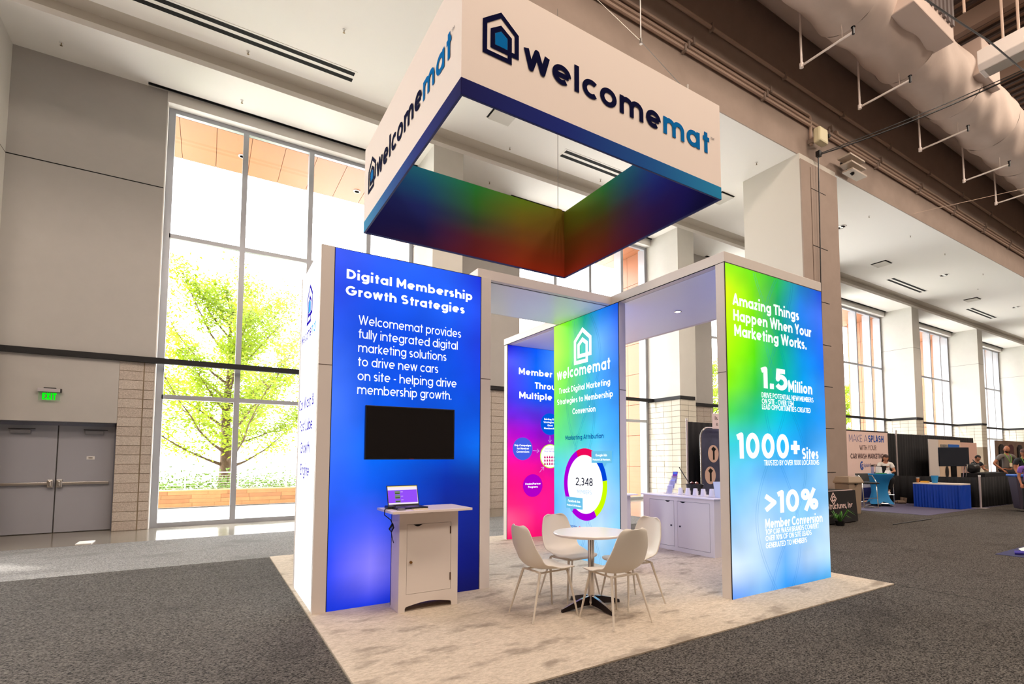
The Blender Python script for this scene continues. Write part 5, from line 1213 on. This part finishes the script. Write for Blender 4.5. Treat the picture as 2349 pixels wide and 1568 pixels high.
lettering('Is Drain', (-.22, 0, .06), (1, 0, 0), .1, .62, .08, M_black, hs); lettering('& How Pa', (-.18, 0, -.08), (1, 0, 0), .07, .6, .08, M_black, hs)
# black-clothed table
bt = thing('draped_table', 'black-clothed table lettered Structures, Inc. at the foot of the column', 'table', (0, 0, 0))
mb = MB(); a, b, c, d = (10.15, 1.0), (11.98, .97), (12.0, 1.72), (10.15, 1.75)
e = .03
mb.quad((a[0], a[1], .75), (b[0], b[1], .75), (*c, .75), (*d, .75)); mb.quad((a[0], a[1]-e, .03), (b[0]+e, b[1]-e, .03), (b[0], b[1], .75), (a[0], a[1], .75))
mb.quad((b[0]+e, b[1]-e, .03), (c[0]+.5, c[1]-.1, .12), (*c, .75), (b[0], b[1], .75)); mb.quad((*c, .0), (*d, .0), (*d, .75), (*c, .75)); mb.quad((*d, 0), (a[0], a[1], 0), (a[0], a[1], .75), (*d, .75))
mb.build('tablecloth', mat('black_cloth', (18, 14, 16), .8), bt)
lettering('Structures, Inc.', (10.72, 1.0-.022, .355), (1, 0, 0), .135, 1.14, .13, mat('pink_white_print', (236, 206, 200), .7), bt, lift=.02)
lettering('Car Wash Solutions Expert', (10.55, .985, .2), (1, 0, 0), .045, 1.1, .08, mat('grey_print', (150, 134, 132), .7), bt, lift=.02)
mb = MB(); ribbon(mb, [(11.02, .46), (11.14, .58), (11.02, .72), (10.90, .58), (11.02, .46)], .025, lambda u, v: (u, .975-.012*(1-v/.75)*2, v)); ribbon(mb, _arc(11.02, .6, .04, .035, 0, 200, 8)+_arc(11.02, .57, .05, .03, 200, 380, 8), .03, lambda u, v: (u, .97, v)); mb.build('logo', mat('pink_white_print', (236, 206, 200), .7), bt)
MB().box(10.2, .99, .752, 11.9, 1.02, .765).build('table_edge', mat('pale_edge', (216, 190, 186), .6), bt)
pl = thing('potted_plant', 'grass-like green plant at the foot of the black table', 'plant', (10.95, .8, .007))
mb = MB(); random.seed(4)
for i in range(26):
    a = random.random()*2*pi; l = .22+random.random()*.25; r = l*.9; w = .012
    p0, p1, p2 = Vector((0, 0, .05)), Vector((cos(a)*r*.5, sin(a)*r*.5, .05+l*.7)), Vector((cos(a)*r, sin(a)*r, .05+l*.45)); s = Vector((-sin(a), cos(a), 0))*w
    k = len(mb.v); mb.v += [tuple(p0-s), tuple(p0+s), tuple(p1-s), tuple(p1+s), tuple(p2)]; mb.f += [(k, k+1, k+3, k+2), (k+2, k+3, k+4)]; mb.m += [0, 0]
mb.build('leaves', mat('grass_green', (60, 120, 30), .6), pl, kind='stuff'); MB().lathe([(.08, 0), (.1, .1), (.09, .1), (0, .08)], n=16).build('pot', M_black, pl)
B(12.1, .2, .007, 14.0, .23, .02).build('floor_cable_cover', M_black, label='thin black cable cover on the carpet right of the black table', cat='cable cover')
# trash bin
tr = thing('trash_bin', 'tan square litter bin with a flared lid behind the black table', 'bin', (13.75, 2.05, .007), -.25)
M_bin = mat('tan_plastic', (152, 132, 112), .55)
def sq(w): return [(-w, -w), (w, -w), (w, w), (-w, w)]
def taper(lv):
    mb = MB()
    for w, z in lv:
        for x, y in sq(w): mb.v.append((x, y, z))
    for i in range(len(lv)-1):
        for j in range(4): q = (j+1) % 4; mb.f.append((i*4+j, i*4+q, i*4+4+q, i*4+4+j)); mb.m.append(0)
    mb.f.append((3, 2, 1, 0)); mb.m.append(0); k = 4*(len(lv)-1); mb.f.append((k, k+1, k+2, k+3)); mb.m.append(0); return mb
taper([(.20, 0), (.235, .82)]).build('body', M_bin, tr, bevel=.012); taper([(.26, .82), (.265, .86), (.215, .99), (.205, 1.0)]).build('lid', mat('tan_lid', (160, 140, 118), .5), tr, bevel=.008)
B(-.04, -.275, .79, .04, -.235, .82).build('latch', M_black, tr)
B(13.0, 2.3, .007, 13.5, 2.6, .62).build('carton', mat('beige_card', (206, 170, 120), .8), label='beige carton between the column and the tan litter bin', cat='box')
# bar table, with stretch cover
bar = thing('bar_table', 'bright blue stretch-covered bar table by the splash banner', 'table', (16.85, 2.7, -.02))
mb = MB(); n = 40
lv = [(.40, 1.04, 0), (.415, 1.03, 0), (.41, .99, 0), (.30, .85, 0), (.235, .65, 0), (.22, .45, .01), (.25, .25, .05), (.30, .10, .11)]
for r, z, w in lv:
    for j in range(n): a = 2*pi*j/n; q = r+w*abs(cos(2*a))**2; mb.v.append((q*cos(a), q*sin(a), z+(.09*(1-abs(cos(2*a))) if w > .1 else 0)))
for i in range(len(lv)-1):
    for j in range(n): q = (j+1) % n; mb.f.append((i*n+j, i*n+q, (i+1)*n+q, (i+1)*n+j)); mb.m.append(0)
mb.f.append(tuple(range(n))); mb.m.append(0)
mb.build('stretch_cover', mat('cyan_stretch', (18, 120, 176), .7), bar, smooth=True)
MB().cyl((0, 0, .05), (0, 0, 1.0), .04).build('post', M_chrome, bar)
for i in range(4): a = i*pi/2+.4; MB().tube([(0, 0, .07), (.25*cos(a), .25*sin(a), .06), (.42*cos(a), .42*sin(a), .01)], .018).build('foot', M_chrome, bar)
ZB = 1.022
bo = thing('bottle', 'lilac water bottle with black lid on the blue bar table', 'bottle', (16.63, 2.78, ZB)); MB().lathe([(.04, 0), (.042, .01), (.042, .2), (.03, .22)], n=16).build('body', mat('lilac_metal', (150, 140, 170), .35), bo, smooth=True); MB().lathe([(.034, .22), (.034, .26), (0, .265)], n=16).build('lid', M_black, bo)
MB().prism([(-.1, 0), (.1, 0), (.06, .2), (-.05, .22)], lambda u, v, d: (u, d, v), -.06, .06).build('gift_bag', mat('white_bag', (236, 230, 230), .6), loc=(16.8, 2.67, ZB), label='white bag standing on the blue bar table beside the bottle', cat='bag')
MB().box(-.14, -.1, 0, .14, .1, .02).build('tray', mat('green_tray', (40, 150, 70), .5), loc=(16.68, 2.55, ZB), label='green tray at the edge of the blue bar table', cat='tray')
MB().prism([(-.1, 0), (.1, 0), (.0, .1)], lambda u, v, d: (u, d, v), -.07, .07).build('folded_card', mat('white_bag', (236, 230, 230), .6), loc=(17.0, 2.5, ZB), label='white folded card in front of the woman\'s laptop', cat='card')
l2 = thing('laptop', 'dark laptop open before the seated woman', 'laptop', (17.07, 2.81, ZB), 2.5); B(-.16, -.11, 0, .16, .11, .015).build('base', M_black, l2); MB().prism([(-.16, 0), (.16, 0), (.16, .23), (-.16, .23)], lambda u, v, d: (u, .11+v*.25+d, .015+v*.97), 0, .008).build('lid', M_black, l2)
def stool(loc, rz, label):
    t = thing('bar_stool', label, 'stool', loc, rz, 'black bar stools with chrome frames')
    B(-.21, -.2, .72, .21, .22, .77).build('seat', M_black, t, bevel=.02)
    MB().prism([(-.21, .78), (.21, .78), (.21, 1.03), (-.21, 1.03)], lambda u, v, d: (u, -.2-(v-.78)*.35+d, v), 0, .03).build('backrest', M_black, t, bevel=.01)
    for s in (-1, 1): MB().tube([(s*.22, -.24, .95), (s*.23, -.1, .96), (s*.23, .05, .78), (s*.23, .1, .02), (s*.23, -.28, .02)], .015, 8).build('side_frame', M_chrome, t, smooth=True)
    MB().tube([(-.23, .1, .3), (.23, .1, .3)], .013).tube([(-.23, -.28, .02), (.23, -.28, .02)], .015).tube([(-.23, .12, .02), (.23, .12, .02)], .015).build('footrest', M_chrome, t)
    return t
st = stool((15.75, 2.5, .012), 2.7, 'empty black bar stool with chrome frame before the blue bar table'); dup(st, (17.75, 2.95, .012), 2.3, 'bar stool the dark-haired woman sits on')
wm = figure('seated dark-haired woman in white top and black trousers working at the bar table', (17.75, 2.93, .012), 2.3, SKIN, mat('white_top', (226, 222, 214), .8), mat('black_trousers', (14, 12, 14), .9), sit, mat('dark_red_hair', (54, 24, 18), .6), 'long', shoes=mat('white_shoe', (220, 206, 196), .7))
rt = thing('boots', 'pair of brown-grey boots on the floor beside the blue-skirted table', 'boots', (18.25, 2.7, .012), 1.0)
for q in (-.07, .09): MB().tube([(q, -.1, .05), (q, .02, .055), (q+.02, .15, .05)], [.05, .055, .035], 8).tube([(q, -.08, .06), (q, -.1, .2)], .05, 8).build('boot', mat('boot_brown', (120, 100, 84), .8), rt)
# blue-skirted table
bs = thing('skirted_table', 'white-topped table with pleated royal blue skirt', 'table', (0, 0, .012))
mb = MB(); per = [(17.45, 2.0), (17.45, .78), (18.1, .74), (18.12, 1.98)]; pts = []
for i in range(4):
    a, b = Vector(per[i]), Vector(per[(i+1) % 4]); L_ = (b-a).length; k = int(L_*26)
    nn = Vector(((b-a).y, -(b-a).x)).normalized()
    for j in range(k): pts.append((a.lerp(b, j/k), nn, j))
random.seed(11); am = [random.uniform(.3, 1) for _ in pts]
for z, s in ((0, 1.0), (.35, .7), (.7, .25)):
    for i, (p, nn, j) in enumerate(pts): o = -nn*(.028*s*am[i]*(1 if j % 2 else -1)+.03*(1-z/.7)); mb.v.append((p.x+o.x, p.y+o.y, z))
K = len(pts)
for l in range(2):
    for i in range(K): q = (i+1) % K; mb.f.append((l*K+i, l*K+q, (l+1)*K+q, (l+1)*K+i)); mb.m.append(0)
mb.build('pleated_skirt', mat('royal_blue_satin', (16, 66, 176), .45), bs, smooth=False)
MB().prism(per, lambda u, v, d: (u, v, d), .70, .735).build('tabletop', mat('table_white', (240, 224, 210), .5), bs)
cpx = thing('drink_cup', 'iced drink cup on the corner of the blue-skirted table', 'cup', (17.6, 1.92, .748)); MB().lathe([(.035, 0), (.045, .13), (.04, .13)], n=14).build('cup_body', mat('amber_drink', (190, 120, 60), .2, alpha=.8), cpx); MB().lathe([(.047, .13), (.047, .15), (0, .15)], n=14).build('lid', M_white, cpx)
B(17.62, 1.66, .748, 17.75, 1.86, .80).build('snack_box', mat('yellow_box', (214, 160, 50), .7), label='small yellow box beside the iced drink', cat='box')
bkt = thing('bucket', 'sky blue bucket on the blue-skirted table', 'bucket', (17.75, 1.52, .748)); MB().lathe([(.07, 0), (.1, .22), (.095, .22), (.065, .01)], n=20).build('body', mat('sky_blue_plastic', (30, 130, 190), .45), bkt, smooth=True)
# next booth: counter, panels, television
B(20.4, 1.1, .012, 24.0, 1.75, 1.0).build('draped_counter', M_drape, label='long black-draped counter behind the low side drape', cat='counter')
bgx = thing('duffel_bag', 'black duffel bag lying on the draped counter', 'bag', (20.7, 1.5, 1.01), .2); MB().lathe([(0, -.35), (.12, -.33), (.16, -.2), (.16, .2), (.12, .33), (0, .35)], n=16).build('body', M_black, bgx, smooth=True); bgx.rotation_euler = (pi/2, 0, 1.7); bgx.location.z = 1.16
MB().tube([(-.1, .12, -.1), (0, .28, 0), (-.1, .12, .1)], .015).build('strap', M_black, bgx)
pn = thing('display_panels', 'folding white display panels with small car wash pictures', 'display', (0, 0, 0))
B(22.58, 3.5, .1, 23.45, 3.53, 2.24).build('panel', mat('panel_white', (216, 206, 200), .7), pn); B(23.48, 3.5, .1, 25.56, 3.53, 2.24).build('panel', mat('panel_cream', (224, 196, 168), .7), pn); B(25.6, 3.5, .1, 27.3, 3.53, 2.16).build('panel', mat('panel_pink', (220, 180, 164), .7), pn)
B(23.6, 3.48, 1.5, 24.25, 3.5, 2.05).build('picture', mat('picture_grey', (130, 126, 120), .6, noise=(4, .6)), pn); B(24.35, 3.48, 1.82, 25.4, 3.5, 2.06).build('picture', mat('picture_blue', (30, 100, 190), .6), pn); B(23.75, 3.475, 1.72, 24.15, 3.482, 1.85).build('picture_roof', mat('roof_blue', (70, 96, 150), .6), pn)
MB().prism([(24.1+.16*cos(i*pi/6), .95+.24*sin(i*pi/6)) for i in range(12)], lambda u, v, d: (u, 3.49-d, v), 0, .01).build('emblem', M_black, pn)
tv2 = thing('television', 'black television on a floor stand before the far display panels', 'television', (21.3, 2.25, .012), -.43)
B(-.6, -.03, 1.2, .6, .03, 1.87).build('screen', mat('tv2_screen', (34, 40, 50), .15), tv2, bevel=.006); B(-.1, 0, .05, .1, .05, 1.2).build('stand', M_black, tv2); B(-.4, -.25, 0, .4, .25, .04).build('base', M_black, tv2)
def at_depth(px, D):
    yaw, pitch = .5821, .0652; fwd = Vector((cos(pitch)*sin(yaw), cos(pitch)*cos(yaw), sin(pitch))); rt = Vector((cos(yaw), -sin(yaw), 0))
    p = Vector((-.8984, -5.5772, 0))+(fwd+rt*((px-1268.334)/1207.745))*D; return p.x, p.y
mx_, my_ = at_depth(2304, 18.6)
man = figure('bald bearded man in grey shirt with green lanyard, hands on hips', (mx_, my_, .0), 2.55, SKIN2, mat('grey_shirt', (112, 104, 98), .85), mat('dark_trousers', (30, 28, 32), .9), hips, None, 'bald', beard=mat('black_beard', (24, 16, 14), .9), lanyard=mat('green_lanyard', (120, 190, 60), .7)); man.scale = (1.09, 1.09, 1.09)
m2x, m2y = at_depth(2343, 16.6)
man2 = figure('man in black polo, dark cap and green lanyard at the right edge', (m2x, m2y, .0), 2.3, SKIN2, mat('black_polo', (30, 34, 38), .8), mat('dark_trousers', (30, 28, 32), .9), down, mat('brown_cap', (96, 66, 56), .8), 'cap', lanyard=mat('green_lanyard', (120, 190, 60), .7))
m3x, m3y = at_depth(2353, 14.0)
kid = figure('person in purple shirt half cut off by the right edge', (m3x, m3y, .0), 2.0, SKIN2, mat('purple_shirt', (140, 96, 190), .8), mat('dark_trousers', (30, 28, 32), .9), down, mat('dark_hair', (30, 20, 18), .7), 'short'); kid.scale = (.86, .86, .86)
p4x, p4y = at_depth(2232, 20.4)
sitter = figure('person seated behind the draped counter, only dark hair showing', (p4x, p4y, .0), 2.7, SKIN, mat('black_polo', (30, 34, 38), .8), mat('dark_trousers', (30, 28, 32), .9), sit, mat('dark_hair', (30, 20, 18), .7), 'short')
gx, gy = at_depth(2344, 14.9)
gb = thing('wheeled_bin', 'dark grey wheeled bin with blue lid at the right edge', 'bin', (gx, gy, .0), .6); g2 = taper([(.22, .08), (.30, .98)]); g2.build('body', mat('bin_grey', (70, 62, 76), .6), gb, bevel=.02); B(-.33, -.33, .98, .33, .33, 1.04).build('lid', mat('bin_blue', (40, 96, 190), .5), gb, bevel=.02); MB().cyl((-.2, -.2, .09), (.2, -.2, .09), .09, n=14).build('wheels', M_black, gb)
hx2, hy2 = at_depth(2250, 16.5)
wch = thing('wire_chair', 'white plastic and wire chair back right of the far television', 'chair', (19.9, 1.5, .012), .5)
MB().tube([(-.2, 0, .75), (-.22, -.05, 1.1), (-.15, -.08, 1.28), (.15, -.08, 1.28), (.22, -.05, 1.1), (.2, 0, .75)], .014).build('backrest', M_chrome, wch); B(-.2, 0, .72, .2, .4, .75).build('seat', M_white, wch, bevel=.01)
for a, b in ((-.19, .02), (.19, .02), (-.19, .38), (.19, .38)): MB().cyl((a, b, 0), (a, b, .72), .012).build('leg', M_chrome, wch)
# apparel wall behind the bald man
ap = thing('apparel_backdrop', 'brown backdrop hung with dark garments behind the bald man', 'backdrop', (0, 0, 0))
B(25.2, 2.2, .05, 36, 2.24, 2.2).build('cloth', mat('brown_backdrop', (110, 88, 72), .85, noise=(2, .3)), ap)
for i in range(8):
    x = 25.7+i*1.05; MB().prism([(x-.28, 1.2+.1*(i % 3)), (x+.28, 1.2+.1*(i % 3)), (x+.26, 1.95), (x+.1, 2.05), (x-.1, 2.05), (x-.26, 1.95)], lambda u, v, d: (u, 2.2-d, v), .01, .05).build('garment', (M_black, mat('maroon_garment', (70, 30, 30), .8))[i % 2], ap)
# round yellow sign on a far pier
MB().cyl((0, 0, 0), (-.05, 0, 0), .47, n=40).build('round_sign', mat('sign_white', (246, 246, 240), .6), loc=(39.6, 6.2, 4.9), label='round yellow sign with white rim cut by the right edge', cat='sign').rotation_euler = (0, 0, .25)
bpy.data.objects['round_sign'].location = (39.8, 4.5, 4.34)
MB().cyl((-.05, 0, 0), (-.06, 0, 0), .41, n=40).build('sign_face', mat('sign_yellow', (232, 170, 30), .6), bpy.data.objects['round_sign'])
MB().cyl((-.02, 0, .46), (-.02, 0, 5.86), .008, n=5).build('sign_wire', M_cond, bpy.data.objects['round_sign'])

# ------------------------------------------------------------------ outside: trees, planter wall, railing
bench = thing('planter_wall', 'low timber-clad planter wall outside the left window', 'planter', (0, 0, 0))
B(-9, 14.75, 0, 12, 15.1, .5).build('core', mat('planter_core', (120, 80, 50), .8), bench)
random.seed(21)
cols = [(172, 122, 74), (156, 106, 64), (186, 138, 86), (146, 98, 62), (190, 148, 98)]
for r in range(4):
    x = -8-random.random()
    while x < 11:
        w = random.uniform(.5, 1.1); B(x+.004, 14.715-random.uniform(0, .006), .01+r*.125, x+w-.004, 14.75, .01+r*.125+.121).build('plank', mat('plank_%d' % random.randrange(5), cols[random.randrange(5)], .6, noise=(5, .12)), bench); x += w
B(-9, 14.7, .5, 12, 15.15, .535).build('coping', mat('plank_top', (200, 146, 96), .6), bench)
rail = thing('railing', 'white cable railing on the planter wall outside', 'railing', (0, 15.25, 0))
MW = mat('railing_white', (240, 240, 240), .5)
B(-9, -.02, 1.05, 12, .03, 1.09).build('handrail', MW, rail)
for i in range(14): B(-8.8+i*1.47, -.02, 0, -8.76+i*1.47, .03, 1.06).build('post', MW, rail)
for i in range(6): MB().cyl((-9, 0, .57+i*.08), (12, 0, .57+i*.08), .005, n=4).build('cable', MW, rail)
BARK = mat('bark', (96, 74, 58), .9, noise=(8, .3)); LEAF = mat('leaf', (134, 152, 34), .6)
nt = LEAF.node_tree; tr_ = nt.nodes.new('ShaderNodeBsdfTranslucent'); tr_.inputs[0].default_value = (*s2l((158, 178, 30)), 1); mxs = nt.nodes.new('ShaderNodeMixShader'); mxs.inputs[0].default_value = .5
nt.links.new(nt.nodes['Principled BSDF'].outputs[0], mxs.inputs[1]); nt.links.new(tr_.outputs[0], mxs.inputs[2]); nt.links.new(mxs.outputs[0], nt.nodes['Material Output'].inputs[0])
def tree(loc, label, seed, H=7.6, spread=3.6, nleaf=26000):
    rnd = random.Random(seed); t = thing('tree', label, 'tree', loc)
    br = MB(); tips = []
    trunk = [(0, 0, 0), (.03, 0, H*.18), (-.03, .02, H*.4), (.05, 0, H*.62), (0, 0, H*.82), (.04, 0, H*.95)]
    MB().tube(trunk, [.24, .2, .15, .09, .05, .015], 10).build('trunk', BARK, t, smooth=True)
    def tz(z):
        for a, b in zip(trunk, trunk[1:]):
            if a[2] <= z <= b[2]: f = (z-a[2])/(b[2]-a[2]); return Vector(a).lerp(Vector(b), f)
        return Vector(trunk[-1])
    for i in range(30):
        z = H*(.14+.76*(i/30)**1.15); a = i*2.4+rnd.random(); prof = max(.22, (1-z/H)**.55)
        ln = spread*prof*rnd.uniform(.6, 1.05); el = .22+.75*(z/H)
        p = tz(z); pts = [p]; d = Vector((cos(a)*cos(el), sin(a)*cos(el), sin(el)))
        for s in range(6): d = (d+Vector((rnd.uniform(-.16, .16), rnd.uniform(-.16, .16), rnd.uniform(-.02, .14)))).normalized(); p = p+d*ln/6; pts.append(p)
        br.tube(pts, [.06*(1-z/H)+.03, .04, .03, .022, .015, .01, .005], 6)
        for s in range(1, 7):
            for q in range(3):
                dd = (d+Vector((rnd.uniform(-1, 1), rnd.uniform(-1, 1), rnd.uniform(-.4, .6)))*.9).normalized(); l2 = ln*.28*rnd.uniform(.5, 1)
                if rnd.random() > .25+.75*ln/spread: continue
                e = pts[s]+dd*l2; br.tube([pts[s], pts[s].lerp(e, .5)+Vector((0, 0, .04)), e], [.012, .008, .004], 4); tips += [pts[s].lerp(e, .5), e, e]
        tips.append(pts[-1])
    br.build('branches', BARK, t, kind='stuff')
    vs, fs = [], []
    for i in range(nleaf):
        c = tips[rnd.randrange(len(tips))]+Vector((rnd.gauss(0, .22), rnd.gauss(0, .22), rnd.gauss(0, .16)))
        a = Vector((rnd.uniform(-1, 1), rnd.uniform(-1, 1), rnd.uniform(-.6, .6))).normalized(); b = a.orthogonal().normalized(); s = rnd.uniform(.05, .1); k = len(vs)
        vs += [tuple(c-a*s), tuple(c+b*s*.42), tuple(c+a*s), tuple(c-b*s*.42)]; fs.append((k, k+1, k+2, k+3))
    me = bpy.data.meshes.new('leaves'); me.from_pydata(vs, [], fs); me.materials.append(LEAF); o = bpy.data.objects.new('leaves', me); COL.objects.link(o); o.parent = t; o['kind'] = 'stuff'
    return t
t1 = tree((-.28, 18.2, -.03), 'bright green tree outside the left window', 3, 8.2, 5.9, 34000)
def tcopy(loc, label, s):
    r = dup(t1, loc, 1.3, label); r.scale = (s, s, s)
tcopy((29.5, 21, -.03), 'green tree outside, in the gap between bays near the green lightbox', 1.0); tcopy((49, 21, -.03), 'green tree glimpsed through the window right of the column', 1.0)
hd = thing('shrub_row', 'low shrubs behind the white railing outside', 'shrubs', (0, 16.7, 0)); vs, fs = [], []; rnd = random.Random(5)
for i in range(9000):
    c = Vector((rnd.uniform(-5, 8), max(-.9, rnd.gauss(0, .35)), abs(rnd.gauss(.35, .3)))); a = Vector((rnd.uniform(-1, 1), rnd.uniform(-1, 1), rnd.uniform(-.6, .8))).normalized(); b = a.orthogonal(); s = .07; k = len(vs)
    vs += [tuple(c-a*s), tuple(c+b*s*.4), tuple(c+a*s), tuple(c-b*s*.4)]; fs.append((k, k+1, k+2, k+3))
me = bpy.data.meshes.new('leaves'); me.from_pydata(vs, [], fs); me.materials.append(mat('shrub_leaf', (110, 140, 50), .7)); o = bpy.data.objects.new('leaves', me); COL.objects.link(o); o.parent = hd; o['kind'] = 'stuff'
